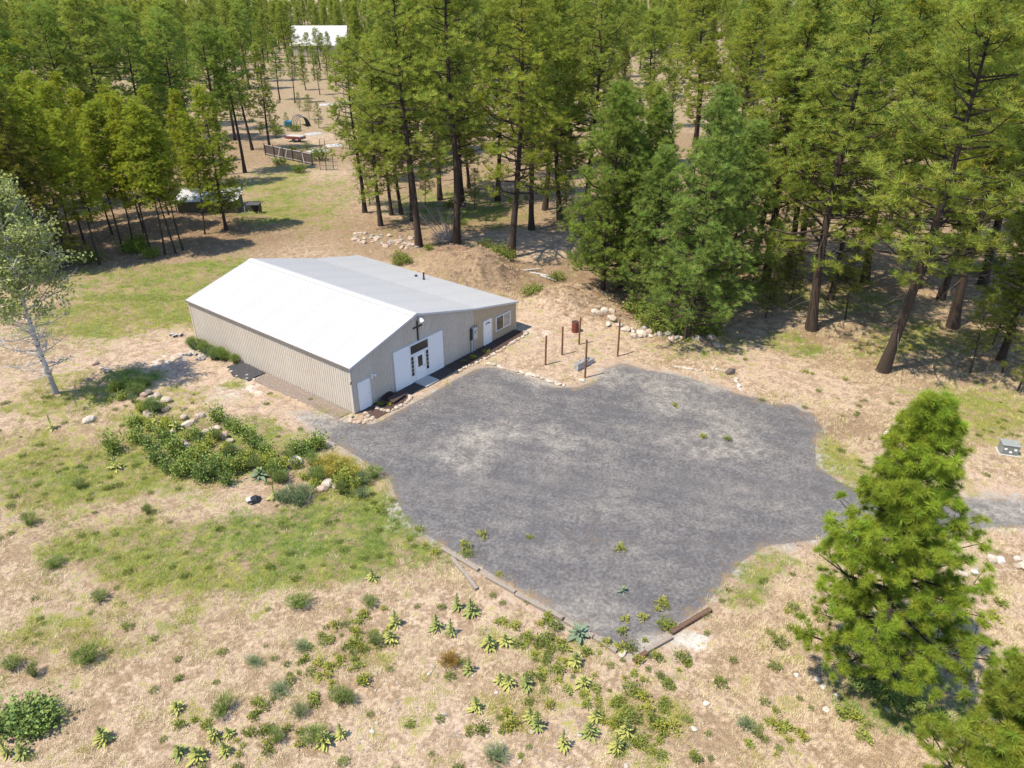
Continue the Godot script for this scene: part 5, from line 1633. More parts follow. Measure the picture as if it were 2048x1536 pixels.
func woods() -> void:
	var P := Color(0.265, 0.33, 0.062)
	for k in 5:
		tree_kind("pine_%d" % k, "pine_tree", pine({"h": 22.0, "r": [3.2, 3.9, 3.4, 4.1, 3.0][k], "base": [0.16, 0.26, 0.34, 0.2, 0.42][k], "limbs": [96, 84, 74, 92, 64][k], "per": 36, "size": 1.0, "needles": 19, "long": 0.36, "wide": 0.037, "spread": 1.25, "droop": [0.0, 0.15, 0.05, 0.2, 0.1][k], "full": [0.25, 0.55, 0.5, 0.35, 0.6][k], "col": P, "sticks": 34, "dead": 0.2, "bend": 0.4, "round": 0.42}), mats.bark, mats.needles)
	for k in 2:
		tree_kind("bushy_%d" % k, "bushy_pine", pine({"h": 18.0, "r": 4.2 + 0.3 * k, "base": 0.07, "limbs": 120, "per": 44, "size": 1.0, "needles": 19, "long": 0.34, "wide": 0.036, "spread": 1.3, "droop": 0.1, "full": 0.22 + 0.15 * k, "col": Color(0.21, 0.305, 0.072), "sticks": 24, "bend": 0.25, "round": 0.4}), mats.bark, mats.needles)
	for k in 3:
		tree_kind("slim_%d" % k, "slender_pine", pine({"h": 18.0, "r": 2.1 + 0.3 * k, "base": 0.29 + 0.06 * k, "limbs": 96, "per": 30, "size": 1.0, "needles": 13, "long": 0.27, "wide": 0.045, "droop": -0.05, "full": 0.4, "col": Color(0.29, 0.355, 0.042), "girth": 0.12, "sticks": 50, "bend": 0.5, "bark": Color(0.075, 0.055, 0.045), "round": 0.38}), mats.bark, mats.needles)
	tree_kind("larch", "slender_pine", pine({"h": 16.0, "r": 3.4, "base": 0.13, "limbs": 110, "per": 40, "size": 1.0, "needles": 13, "long": 0.28, "wide": 0.045, "droop": 0.0, "full": 0.3, "col": Color(0.29, 0.355, 0.042), "girth": 0.2, "sticks": 40, "round": 0.38}), mats.bark, mats.needles)
	tree_kind("dense", "dense_conifer", pine({"h": 19.0, "r": 3.2, "base": 0.05, "limbs": 130, "per": 38, "size": 0.95, "needles": 13, "long": 0.28, "wide": 0.05, "droop": -0.15, "full": 0.1, "col": Color(0.2, 0.225, 0.045), "sticks": 20, "round": 0.35}), mats.bark, mats.needles)
	for k in 2:
		tree_kind("sapling_%d" % k, "pine_sapling", pine({"h": 7.0, "r": 1.5, "base": 0.1 + 0.2 * k, "limbs": 46, "per": 16, "size": 0.8, "needles": 16, "long": 0.3, "wide": 0.028, "droop": 0.1, "full": 0.3, "col": Color(0.22, 0.26, 0.06), "girth": 0.07, "sticks": 8, "bunch": 4, "round": 0.25}), mats.bark, mats.needles)
	tree_kind("snag", "dead_snag", pine({"h": 15.0, "r": 2.2, "base": 0.3, "limbs": 26, "per": 0, "size": 0.6, "needles": 3, "long": 0.2, "wide": 0.02, "droop": -0.2, "full": 0.4, "col": Color(0.2, 0.13, 0.06), "girth": 0.13, "sticks": 70, "dead": 5.0, "bark": Color(0.2, 0.18, 0.165)}), mats.bark_grey, mats.needles)
	rng.seed = 77
	tree_kind("young", "young_pine", pine({"h": 13.0, "r": 3.6, "base": 0.11, "limbs": 128, "per": 52, "size": 1.0, "needles": 64, "long": 0.25, "wide": 0.017, "spread": 1.85, "droop": 0.12, "full": 0.2, "taper": 1.0, "col": Color(0.26, 0.36, 0.045), "girth": 0.2, "sticks": 46, "bend": 0.12, "bunch": 5, "round": 0.2}), mats.bark_grey, mats.needles)
	tree_kind("aspen", "aspen_tree", aspen(), mats.stem, mats.aspen_leaf)
	var lean := tree("young", V2(14.91, -20.65), 13.1, "young bright green pine with low branches beside the gravel lot's corner", "")
	lean.rotation = Vector3(0, 0, 0.085)
	tree("young", V2(14.85, -13.05), 11.35, "bright green pine crown downhill of the young pine with its foot hidden", "", "needles_dusty")
	tree("aspen", V2(-32.06, -44.69), 14.6, "white-barked aspen with pale leaves standing alone by the dirt drive", "")
	var spots := []
	# along the row left of the clearing: base, height, kind, tint
	var row := [[-42.59, -71.97, 14.91,0,0], [-42.09, -76.08, 14.95,1,0], [-41.52, -77.3, 15.12,2,0], [-39.04, -75.9, 15.98,0,1], [-37.24, -75.22, 15.61,1,0], [-36.27, -75.73, 14.81,2,0], [-35.99, -76.95, 13.03,1,0], [-46.41, -82.54, 15.46,0,1], [-42.64, -82.54, 15.71,1,0], [-47.64, -78.74, 16.6,2,0], [-51.35, -82.54, 17.18,0,0], [-53.78, -78.74, 18.9,1,0], [-54.92, -76.95, 19.92,2,0], [-47.97, -75.22, 16.51,1,0], [-41.07, -93.57, 14.22,0,1], [-42.35, -88.86, 14.48,1,0], [-49.18, -73.57, 18,0,0], [-55.5, -73.57, 20.55,1,0], [-35.67, -82.54, 13.2,1,0], [-51.39, -87.75, 16.7,1,1]]
	for r in row:
		tree("slim_%d" % r[3], V2(r[0], r[1]), r[2], "slender yellow-green pine with a thin bare trunk in the row by the low shed", "slender pines by the low shed", ["", "needles_warm"][r[4]], 1.1)
		spots.append(V2(r[0], r[1]))
	var one: Array = [-33.65, -83.94, 15.56]
	tree("larch", V2(one[0], one[1]), one[2], "bushy yellow-green pine standing alone at the clearing before the low shed", "", "", 1.0)
	for r in [[-50.45, -70.43, 21.92], [-53.1, -67.52, 22.79], [-46.73, -69.68, 19.18], [-59.48, -82.54, 22.34]]:
		tree("dense", V2(r[0], r[1]), r[2], "dense dark conifer behind the lone aspen", "dense conifers behind the aspen", "needles_warm", 1.2)
		spots.append(V2(r[0], r[1]))
	for r in [[-52.55, -98.73, 25.07], [-46.53, -105.92, 22.23], [-49.59, -102.93, 22.87], [-56.62, -96.09, 22.99], [-60.5, -93.57, 24.05], [-65.03, -93.57, 22.53], [-41.8, -115.87, 20.07], [-44.71, -114.1, 20.78], [-43.31, -134.36, 17.06], [-46.44, -134.36, 19.32], [-55.39, -197.32, 12.88], [-52.84, -213.8, 10.05], [-52.94, -144.39, 20.51], [-60.88, -203.21, 15.39]]:
		tree("pine_%d" % (rng.randi() % 5), V2(r[0], r[1]), r[2], "tall dark pine behind the slender row near the neighbour's garden", "dark pines behind the slender row", ["needles_dark", "needles_blue", ""][rng.randi() % 3], 1.1)
		spots.append(V2(r[0], r[1]))
	# behind the building
	for r in [[-10.31, -78.19, 23.33,1,0,"tall pine with reddish bare trunk beside the boulder heap"], [-6.11, -77.48, 26.23,2,0,"tall pine rising out of the bare brush pile"], [-0.11, -74.22, 24.2,3,1,"tall pine standing beside the pale shrubs on the dirt mound"], [-15.81, -86.24, 17.34,0,0,"shorter leafy pine at the clearing end of the boulder heap"], [-15.26, -91.16, 14.21,1,2], [-14.06, -91.64, 15.26,2,0], [-12.26, -88.86, 20.67,1,0], [-6.53, -95.57, 23.52,0,2], [-9.78, -98.73, 20.77,3,0], [-1.96, -98.19, 21.34,1,0], [2.31, -84.56, 20.87,2,1], [5.94, -88.86, 21.66,0,0], [8.85, -86.66, 22.7,1,0], [4.27, -93.57, 22.02,3,2], [-18.83, -92.35, 17.35,2,0]]:
		tree("pine_%d" % r[3], V2(r[0], r[1]), r[2] * 1.16, r[5] if r.size() > 5 else "tall pine with a bare lower trunk in the stand behind the metal building", "pines behind the metal building", ["", "needles_warm", ""][r[4]], 1.15)
		spots.append(V2(r[0], r[1]))
	# bushy ones right of the mounds
	for r in [[14.06, -53.35, 18.6,0,"broad bushy pine with its foot among boulders and green shrubs"], [8.4, -63.25, 17.83,1,"bushy pine growing beside the brush-covered dirt mound"], [12.81, -66.13, 16.72,0], [12.15, -59.3, 13.84,1], [18.6, -58.73, 15.81,1,"bushy pine next to the dirt track past the boulders"], [10.31, -65.46, 17.19,0], [17.22, -62.25, 17.19,1]]:
		tree("bushy_%d" % r[3], V2(r[0], r[1]), r[2], r[4] if r.size() > 4 else "broad bushy pine with branches to the ground beside the bare yard", "bushy pines beside the bare yard", ["", "needles_warm"][rng.randi() % 2], 1.0)
		spots.append(V2(r[0], r[1]))
	# the slope right
	for r in [[24.92, -55.43, 23.75,3,0,"tall pine with long bare leaning trunk beside the dirt track"], [27.57, -48.06, 23.36,1,0,"thick dark-trunked pine in shaded grass above the stone row"], [37.03, -56.04, 24.35,2,1,"tall dark-trunked pine behind the thick pine of the shaded grass"], [24.36, -66.13, 22.83,0,0], [27.23, -68.23, 20.86,1,2], [29.13, -62.25, 16.05,2,0], [34.29, -66.82, 22.07,3,1], [38.48, -65.46, 23.56,0,0], [45.31, -66.13, 23.91,1,0], [45.34, -61.04, 23.65,2,1], [37.4, -49.9, 14.6,0,0], [23.94, -69.68, 19.58,2,1], [37.65, -46.64, 19.09,3,0], [39.2, -62.25, 19.05,0,2], [30.33, -73.57, 21.79,1,0]]:
		tree("pine_%d" % r[3], V2(r[0], r[1]), r[2] * 1.12, r[5] if r.size() > 5 else "tall pine with a bare leaning trunk on the needle-strewn slope past the yard", "pines on the slope past the yard", ["", "needles_warm", ""][r[4]], 1.25)
		spots.append(V2(r[0], r[1]))
	for r in [[35.72, -44.98, 6.52,0], [28.64, -57.63, 7.48,1], [24.63, -60.45, 5.31,1], [21.76, -57.63, 5.37,0], [36.35, -47.82, 7.23,1], [38.39, -52.6, 7.06,0], [23.86, -62.25, 6.09,0], [33.94, -47.82, 5.74,1], [6.29, -84.56, 6.42,0], [-18.83, -96.09, 7.06,0], [-11.54, -96.09, 5.18,1], [-4.79, -93.57, 5.08,1], [-44.67, -169.18, 5.17,1], [-40.16, -158.38, 4.99,0], [-50.45, -183.07, 4.11,0], [-45.7, -154.66, 3.56,0]]:
		tree("sapling_%d" % r[3], V2(r[0], r[1]), r[2], "small thin pine sapling growing under the taller pines", "pine saplings under the taller pines")
	# undergrowth under the wood
	var under := [bush(700, 1.3, 1.2, 0.16, 0.11, Color(0.13, 0.19, 0.03), 12), bush(600, 1.1, 0.9, 0.14, 0.1, Color(0.16, 0.2, 0.04), 10), bush(500, 0.9, 1.5, 0.13, 0.09, Color(0.12, 0.16, 0.04), 9)]
	for p in [V2(11.6, -56.04), V2(12.21, -54.72), V2(13.16, -54.32), V2(11.22, -57.63), V2(12.3, -57.63), V2(15.41, -54.32), V2(16.64, -54.32), V2(13.28, -56.04), V2(14.97, -56.04), V2(10.74, -58.73)]:
		plant("green_shrub", under[rng.randi() % 3], p, rn(0.9, 1.5), "herb", "bright green leafy shrub under the broad bushy pine", "leafy shrubs under the bushy pine")
	for p in [V2(-2.07, -74.39), V2(-1.26, -73.24), V2(-0.47, -72.29), V2(-3.02, -75.56)]:
		plant("pale_shrub", under[1], p, rn(0.9, 1.4), "aspen_leaf", "pale green shrub on the mound behind the building", "pale shrubs on the mound", 1.2)
	for p in [V2(-11.79, -73.57), V2(-11.04, -72.6), V2(2.37, -63.5), V2(1.65, -62.25), V2(-9.08, -76.95), V2(-11.84, -71.97), V2(4.46, -67.52)]:
		plant("mound_weed", under[1], p, rn(0.7, 1.1), "herb", "green weed clump on the banks behind the metal building", "green weeds behind the building")
	for p in [V2(-46.22, -151.09), V2(-45.79, -147.11), V2(-39.28, -134.36), V2(-37, -130.7), V2(-36.6, -134.36), V2(-34.46, -124.7), V2(-39.37, -129.81), V2(-44.17, -154.66), V2(-48.45, -154.66), V2(-32.31, -125.53), V2(-37.91, -121.5), V2(-33.19, -115.87)]:
		plant("garden_shrub", under[rng.randi() % 3], p, rn(0.9, 1.5), "herb", "bright green shrub in the neighbour's cluttered garden", "shrubs in the neighbour's garden", rn(0.7, 1.2))
	for i in 70:
		var p := V2(rn(-70, 80), rn(-110, -66))
		if edge_distance(wood_edge, p) > 0.5 and in_view(p.x, p.y):
			plant("wood_shrub", under[i % 3], p, rn(0.5, 1.3), "herb", "low leafy shrub on the floor of the wood", "low shrubs on the wood floor", rn(0.5, 1.0))
	for p in [V2(-41.37, -77.83), V2(-40.19, -76.42), V2(-41.12, -76.08), V2(-46.02, -73.57), V2(-46.73, -71.97), V2(-44.03, -72.76), V2(-38.22, -74.39)]:
		plant("wood_shrub", under[0], p, rn(0.8, 1.3), "herb", "dark leafy shrub at the feet of the slender pines", "shrubs at the slender pines")
	for r in [[-80.18, -312.61, 11.04], [-72.28, -297.35, 13.03], [-70.89, -308.1, 11.58], [-62.66, -287.3, 10.54], [-73.93, -277.88, 9.12], [-63.54, -252.85, 9.96], [-60.2, -255.93, 9.34], [-53.86, -252.85, 11.68], [-53.11, -235.72, 9.89], [-79.86, -337.21, 9.95], [-59.61, -225.48, 9.25], [-45.7, -219.49, 12.16]]:
		tree("pine_%d" % (rng.randi() % 5), V2(r[0], r[1]), r[2], "shorter pine in the wood before the white-roofed barn", "shorter pines before the barn", "", 1.4)
		spots.append(V2(r[0], r[1]))
	for r in [[7.2, -98.73, 17.41], [30.51, -80.6, 17.36], [40.25, -57.63, 15.62], [-45.38, -70.43, 10.42], [-28.99, -134.36, 14.75], [25.95, -80.6, 21.51]]:
		tree("snag", V2(r[0], r[1]), r[2], "bare grey dead pine snag standing among the living pines", "dead snags in the wood")
	# the rest of the wood
	var made := 0
	var tries := 0
	while made < 180 and tries < 9000:
		tries += 1
		var z := -70.0 - 240.0 * pow(rn(0, 1), 1.25)
		var p := V2(rn(-1, 1) * (-z * 0.66 + 16.0), z)
		if not Geometry2D.is_point_in_polygon(p, wood_edge) or Geometry2D.is_point_in_polygon(p, garden):
			continue
		var corridor := z < -150.0 and p.x / -z > -0.275 and p.x / -z < -0.2
		var gap := 6.5 if z > -120 else 8.5
		var ok := true
		for s in spots:
			if s.distance_squared_to(p) < gap * gap:
				ok = false
				break
		if not ok:
			continue
		spots.append(p)
		made += 1
		if corridor:
			tree("pine_%d" % (made % 4), p, maxf(6.0, 24.0 + 0.056 * z) * rn(0.75, 1.0), "shorter pine in the wood before the white-roofed barn", "shorter pines before the barn", "", 1.2)
			continue
		var left := p.x < z * -0.05 - 22.0 and z > -130.0
		var roll := rng.randi() % 10
		if left and roll < 5:
			tree("slim_%d" % (roll % 3), p, rn(16, 20), "yellow-green conifer deep in the wood beyond the clearing", "yellow-green conifers deep in the wood", ["", "needles_warm"][roll % 2], rn(1.1, 1.4))
		elif roll == 9:
			tree("dense", p, rn(13, 18), "dense dark conifer deep in the wood beyond the clearing", "dark conifers deep in the wood", "needles_dusty", rn(0.9, 1.2))
		else:
			tree("pine_%d" % (roll % 5), p, rn(15, 29), "tall pine deep in the wood beyond the clearing", "pines deep in the wood", ["", "needles_warm", "needles_blue", ""][rng.randi() % 4], rn(1.0, 1.4))
	# the wood far off, too far to tell the trees apart
	var mm := ArrayMesh.new()
	mm.add_surface_from_arrays(Mesh.PRIMITIVE_TRIANGLES, (kinds["pine_0"].wood as ArrayMesh).surface_get_arrays(0))
	mm.surface_set_material(0, mats.bark)
	mm.add_surface_from_arrays(Mesh.PRIMITIVE_TRIANGLES, (kinds["pine_0"].crown as ArrayMesh).surface_get_arrays(0))
	mm.surface_set_material(1, mats.needles)
	var xs := []
	for i in 2600:
		var z := -315.0 - 1900.0 * pow(rn(0, 1), 1.6)
		var x := rn(-1, 1) * (-z * 0.66 + 20.0)
		if z > -400.0 and x / -z > -0.275 and x / -z < -0.2:
			continue
		if lumps.get_noise_2d(x * 0.09, z * 0.09) < -0.2:
			continue
		var s := rn(0.7, 1.05)
		xs.append(Transform3D(Basis(Vector3.UP, rn(0, TAU)).scaled(Vector3(s * 1.4, s, s * 1.4)), Vector3(x, lay(x, z), z)))
	scatter("distant_forest", mm, null, xs, "far-off conifer wood reading as one green mass", "forest")

var garden: PackedVector2Array = PackedVector2Array([V2(-39.46, -115.87), V2(-55.16, -172.84), V2(-67.57, -219.49), V2(-48.89, -235.72), V2(-33.06, -169.18), V2(-23.86, -114.1), V2(-21.85, -80.6)])

func weeds() -> void:
	make_mullein_leaves()
	var low := "yellow-green mullein with a leafy spike on dry ground below the gravel lot"
	var grp := "mulleins below the gravel lot"
	for p in [V2(-2.51, -24.38), V2(-1.86, -24.04), V2(-5.18, -23.34), V2(-3.34, -23.16), V2(-2.68, -22.85), V2(-0.97, -22.1), V2(-0.3, -22.38), V2(-1.78, -20.85), V2(-1.41, -19.06), V2(-0.14, -20.19), V2(0.55, -20.09), V2(2.9, -20.19), V2(2.64, -21.21), V2(0.94, -18.23), V2(1.9, -17.45), V2(2.92, -17.95), V2(3.86, -17.31), V2(-7.05, -17.6), V2(-6.47, -17.87), V2(-5.28, -22.49), V2(-15.34, -17.68), V2(-13.12, -19.02), V2(-18.65, -17.13), V2(-18.06, -17.13), V2(-12.28, -17.13), V2(-11.52, -16.93), V2(-10.6, -17.19), V2(-10.72, -17.91), V2(-11.27, -17.82), V2(0.7, -18.6), V2(3.21, -18.6), V2(-6.69, -26.21), V2(-0.49, -20.33), V2(4.28, -17.95)]:
		mullein(on(p), rn(0.32, 0.52), rn(0.45, 1.05), "felt_yellow" if rn(0, 1) < 0.75 else "felt_green", "felt_green", low, grp, 36 + rng.randi() % 14)
	mullein(on(V2(2.91, -22.77)), 0.72, 0.35, "felt_blue", "felt_blue", "big blue-green mullein rosette growing over the grey timbers", "", 30)
	mullein(on(V2(5.21, -25.42)), 0.4, 0.0, "felt_blue", "felt_green", "small flat green rosette alone on the gravel", "", 12)
	for p in [V2(-17.91, -36.1), V2(-23.18, -40.39), V2(-21.24, -39.06), V2(-23.35, -35.33), V2(-29.68, -39.9), V2(-13.15, -32.45)]:
		mullein(on(p), rn(0.42, 0.55), rn(0.8, 1.5), "felt_yellow", "felt_green", "tall yellow-green mullein standing in the weedy bank", "tall mulleins in the weedy bank", 22)
	mullein(on(V2(-14.59, -34.42)), 0.75, 0.6, "felt_blue", "felt_green", "broad-leaved dark mullein at the foot of the weedy bank", "", 28)
	# feathery clumps
	var fe := [feathers(170, 0.75, 0.42, Color(0.16, 0.2, 0.06)), feathers(150, 0.6, 0.5, Color(0.14, 0.19, 0.09)), feathers(190, 0.9, 0.55, Color(0.15, 0.21, 0.05))]
	for p in [V2(-17.82, -21.42), V2(-9.73, -24.53), V2(-9.03, -22.05), V2(-11.29, -19), V2(-6.83, -19.45), V2(-10.8, -21.26), V2(-8.85, -17.74), V2(-5.93, -22.35), V2(-6.42, -19.38), V2(-0.57, -16.97), V2(-25.49, -30.3), V2(-22.44, -27.14), V2(-24.55, -33.56), V2(-19.65, -31.26), V2(-19.1, -24.91), V2(8.96, -18.27), V2(-19.68, -20.7), V2(-20.83, -21.08), V2(-6.53, -24.59), V2(-7.42, -17.74), V2(-9.33, -19.85), V2(-8.26, -18.82)]:
		single("feathery_weed", fe[rng.randi() % 3], mats.herb, on(p), rn(0, TAU), "feathery grey-green weed clump on the dry field", "plant", "feathery weeds on the dry field").scale = Vector3(rn(0.6, 1.4), rn(0.6, 1.1), rn(0.5, 1.2))
	for p in [V2(-12.04, -32.45), V2(-11.54, -32.67), V2(-11.65, -32), V2(-12.53, -32.22)]:
		single("feathery_weed", fe[1], mats.herb, on(p), rn(0, TAU), "tall feathery sage-green weed at the end of the weedy bank", "plant", "sage-green weeds at the bank").scale = Vector3.ONE * rn(1.3, 1.7)
	single("rusty_weed", feathers(260, 0.5, 0.55, Color(0.23, 0.14, 0.025)), mats.herb, on(V2(-2.65, -21.31)), 0.3, "rust-brown dried weed clump among the mulleins", "plant")
	for p in [V2(-11.12, -35.07), V2(-10.64, -35.58), V2(-9.85, -35.33), V2(-10.66, -34.33), V2(-9.26, -34.57), V2(-10.18, -34.82)]:
		single("grass_clump", feathers(260, 0.9, 0.6, Color(0.34, 0.29, 0.06)), mats.straw, on(p), rn(0, TAU), "golden tall grass clump at the gravel lot's corner by the weedy bank", "plant", "golden grass at the lot corner")
	# leafy weeds
	var tall := [bush(420, 0.6, 1.1, 0.17, 0.11, Color(0.19, 0.26, 0.06), 9, 0.25), bush(380, 0.5, 0.9, 0.15, 0.1, Color(0.26, 0.3, 0.06), 8, 0.25), bush(460, 0.7, 1.3, 0.16, 0.11, Color(0.15, 0.22, 0.06), 10, 0.2)]
	for p in [V2(-23.24, -38.02), V2(-22.16, -37.18), V2(-20.98, -35.84), V2(-20.06, -35.07), V2(-19.13, -34.57), V2(-18.74, -35.07), V2(-17.84, -34.23), V2(-17.34, -34.42), V2(-16.9, -34.82), V2(-16.31, -34.82), V2(-15.81, -35.07), V2(-16.3, -38.02), V2(-17.21, -38.88), V2(-17.83, -39.3), V2(-18.9, -40.08), V2(-15.58, -37.18), V2(-14.73, -36.37), V2(-24.22, -37.01), V2(-19.62, -38.13), V2(-20.26, -36.63), V2(-12.54, -36.63), V2(-13.14, -36.63), V2(-14.2, -35.58), V2(-13.33, -34.08), V2(-15.61, -35.84), V2(-18.69, -36.1), V2(-17.46, -35.58), V2(-9.48, -34.23), V2(-24.27, -39.78), V2(-21.59, -38.02), V2(-16.27, -33.84), V2(-19.24, -35.58), V2(-12.21, -37.18), V2(-11.82, -37.45)]:
		plant("leafy_weed", tall[rng.randi() % 3], p, rn(0.65, 1.0), "herb", "tall dark leafy weed crowding the rocky bank below the dirt drive", "leafy weeds on the rocky bank", rn(1.1, 1.5))
	var mix := [bush(300, 0.5, 0.6, 0.14, 0.07, Color(0.3, 0.34, 0.06), 9, 0.2), bush(260, 0.45, 0.75, 0.15, 0.06, Color(0.24, 0.3, 0.06), 8, 0.2)]
	var strip: Array = [V2(-28.23, -45.72), V2(-23.99, -41.34), V2(-20.46, -38.3), V2(-17.2, -36.1), V2(-14.12, -34.82), V2(-11.15, -34.57), V2(-8.65, -33.6)]
	for i in 80:
		var f := rn(0, 5.99)
		var q: Vector2 = strip[int(f)].lerp(strip[int(f) + 1], f - int(f)) + V2(rn(-0.8, 0.8), rn(-1.1, 1.1))
		if rn(0, 1) < 0.3:
			single("grass_clump", fe[i % 3], mats.herb, on(q), rn(0, TAU), "tall green grass clump between the rocks of the weedy bank", "plant", "tall grass of the rocky bank").scale = Vector3(rn(0.8, 1.4), rn(0.9, 1.5), rn(0.8, 1.4))
		else:
			plant("bank_weed", mix[i % 2], q, rn(0.55, 0.95), "herb", "yellow-green leafy weed among the rocks of the weedy bank", "yellow-green weeds of the rocky bank", rn(1.0, 1.8))
	for p in [V2(-18.63, -18.49), V2(-19.14, -18.6), V2(-18.33, -18.71), V2(-19.26, -18.16), V2(-17.85, -18.38), V2(-18.34, -18.06)]:
		plant("leafy_bush", tall[2], p, rn(0.9, 1.2), "herb", "dark green leafy bush spreading on the dry field beside mulleins", "dark leafy bushes on the field", 0.75)
	for p in [V2(13.89, -21.08), V2(14.15, -20.21), V2(14.9, -19.85), V2(16.02, -20.09), V2(16.07, -19.15), V2(15.19, -19.38), V2(17.24, -20.7), V2(13.94, -22), V2(16.26, -18.38)]:
		plant("shade_weed", tall[rng.randi() % 3], p, rn(0.45, 0.85), "herb", "dark leafy weed in the shade under the young pine", "leafy weeds under the young pine", 0.55)
	for p in [V2(-27.77, -45.5), V2(-27.27, -45.72), V2(-26.94, -46.02), V2(-26.34, -45.5), V2(-27.77, -46.25), V2(-28.31, -45.87), V2(-26.33, -45.87), V2(-26.85, -45.27)]:
		plant("drive_weed", tall[1], p, rn(0.7, 1.0), "herb", "dark green weed clump beside the dirt drive near the rocks", "weed clumps beside the dirt drive", 0.7)
	var lowset := [bush(130, 0.3, 0.22, 0.09, 0.055, Color(0.2, 0.25, 0.05), 7), bush(150, 0.36, 0.2, 0.08, 0.05, Color(0.14, 0.18, 0.04), 8), bush(110, 0.26, 0.28, 0.09, 0.05, Color(0.26, 0.29, 0.05), 6)]
	for p in [V2(12.82, -24.38), V2(12.51, -24.14), V2(12.26, -23.11), V2(12.64, -22.88), V2(10.98, -21.11), V2(6.09, -20.6), V2(6.36, -20.41), V2(7.24, -21.49), V2(7.35, -21.21), V2(10.1, -18.36), V2(10.36, -18.27), V2(9.85, -18.49), V2(13.15, -18.86), V2(13.27, -18.6), V2(12.83, -18.71), V2(13.25, -17.85), V2(5.27, -19.5), V2(4.82, -17.62), V2(5.42, -19.04), V2(4.76, -18.6), V2(5.5, -18.38), V2(6.17, -18.18), V2(6.92, -24.72), V2(7, -24.44), V2(6.63, -24.29), V2(5.87, -23.78), V2(6.75, -23.31), V2(6.99, -23.16), V2(21.63, -23.78), V2(22.48, -24.59), V2(21.06, -23.39), V2(-2.38, -28.41), V2(-2.2, -27.97), V2(-0.63, -26.55), V2(0.93, -29.3), V2(-1.52, -29.3), V2(-7.85, -23.25), V2(-7.43, -23.39), V2(-6.79, -23.54), V2(-7.91, -22.54), V2(-8.04, -21.21), V2(-7.56, -20.95), V2(-6.99, -22.27), V2(-7.25, -21.47), V2(-6.44, -21.08), V2(-6, -20.33), V2(-7.89, -20.58), V2(-2.55, -20.58), V2(-0.54, -23.54), V2(-0.31, -23.45), V2(0.13, -23.25), V2(0.46, -22.68), V2(1.25, -23.39), V2(1.59, -23.69), V2(1.91, -23.25), V2(1.21, -22.41), V2(1.63, -22.13), V2(2.16, -22), V2(1.5, -21.47), V2(1.78, -20.83), V2(1.16, -20.95), V2(-3.85, -27.97), V2(-4.41, -28.53), V2(5.45, -28.34), V2(-4.82, -29.89), V2(-9.08, -32.9), V2(-7.18, -31.56), V2(-5.25, -29.1), V2(3.35, -19.97), V2(3.4, -19.5), V2(2.98, -19.27), V2(4.76, -19.97), V2(4.62, -22), V2(4.01, -22.27), V2(4.86, -22.96), V2(5.07, -23.69), V2(-2.79, -18.6), V2(-3.92, -18.38), V2(11.56, -22.27), V2(8.46, -20.21), V2(13.82, -23.69), V2(13.56, -38.59), V2(12.06, -38.88), V2(11.09, -42.8), V2(29.92, -43.69), V2(21.71, -47.82), V2(22.18, -47.58), V2(24.2, -46.64), V2(17.86, -49.9)]:
		plant("low_weed", lowset[rng.randi() % 3], p, rn(0.7, 1.4), "herb", "low leafy weed clump on the open ground round the lot", "low weed clumps round the lot", rn(0.7, 1.2))
	weed_set = lowset
	var drift: Array = [V2(-7.15, -22), V2(-6.72, -23.16), V2(1.65, -22.41), V2(1.68, -20.83), V2(3, -19.5), V2(5.15, -18.6), V2(5.63, -17.53), V2(4.2, -19.5), V2(-8.92, -18.38), V2(-10.77, -17.64), V2(9.92, -18.38), V2(-7.98, -20.95), V2(-0.46, -18.16), V2(6.41, -21.21)]
	for i in 190:
		var q: Vector2 = drift[i % 14] + V2(rng.randfn() * 0.9, rng.randfn() * 0.7)
		plant("low_weed", lowset[rng.randi() % 3], q, rn(0.35, 1.1), "herb", "low leafy weed in a straggling drift among the mulleins", "weed drifts among the mulleins", rn(0.6, 1.5))
	for i in 24:
		var a := from_building(rn(-1.1, -0.3), rn(-18.2, -12.9))
		single("grass_clump", fe[i % 3], mats.herb, on(V2(a.x, a.z)), rn(0, TAU), "tall green grass clump against the far part of the long wall", "plant", "grass clumps against the long wall").scale = Vector3.ONE * rn(0.9, 1.3)

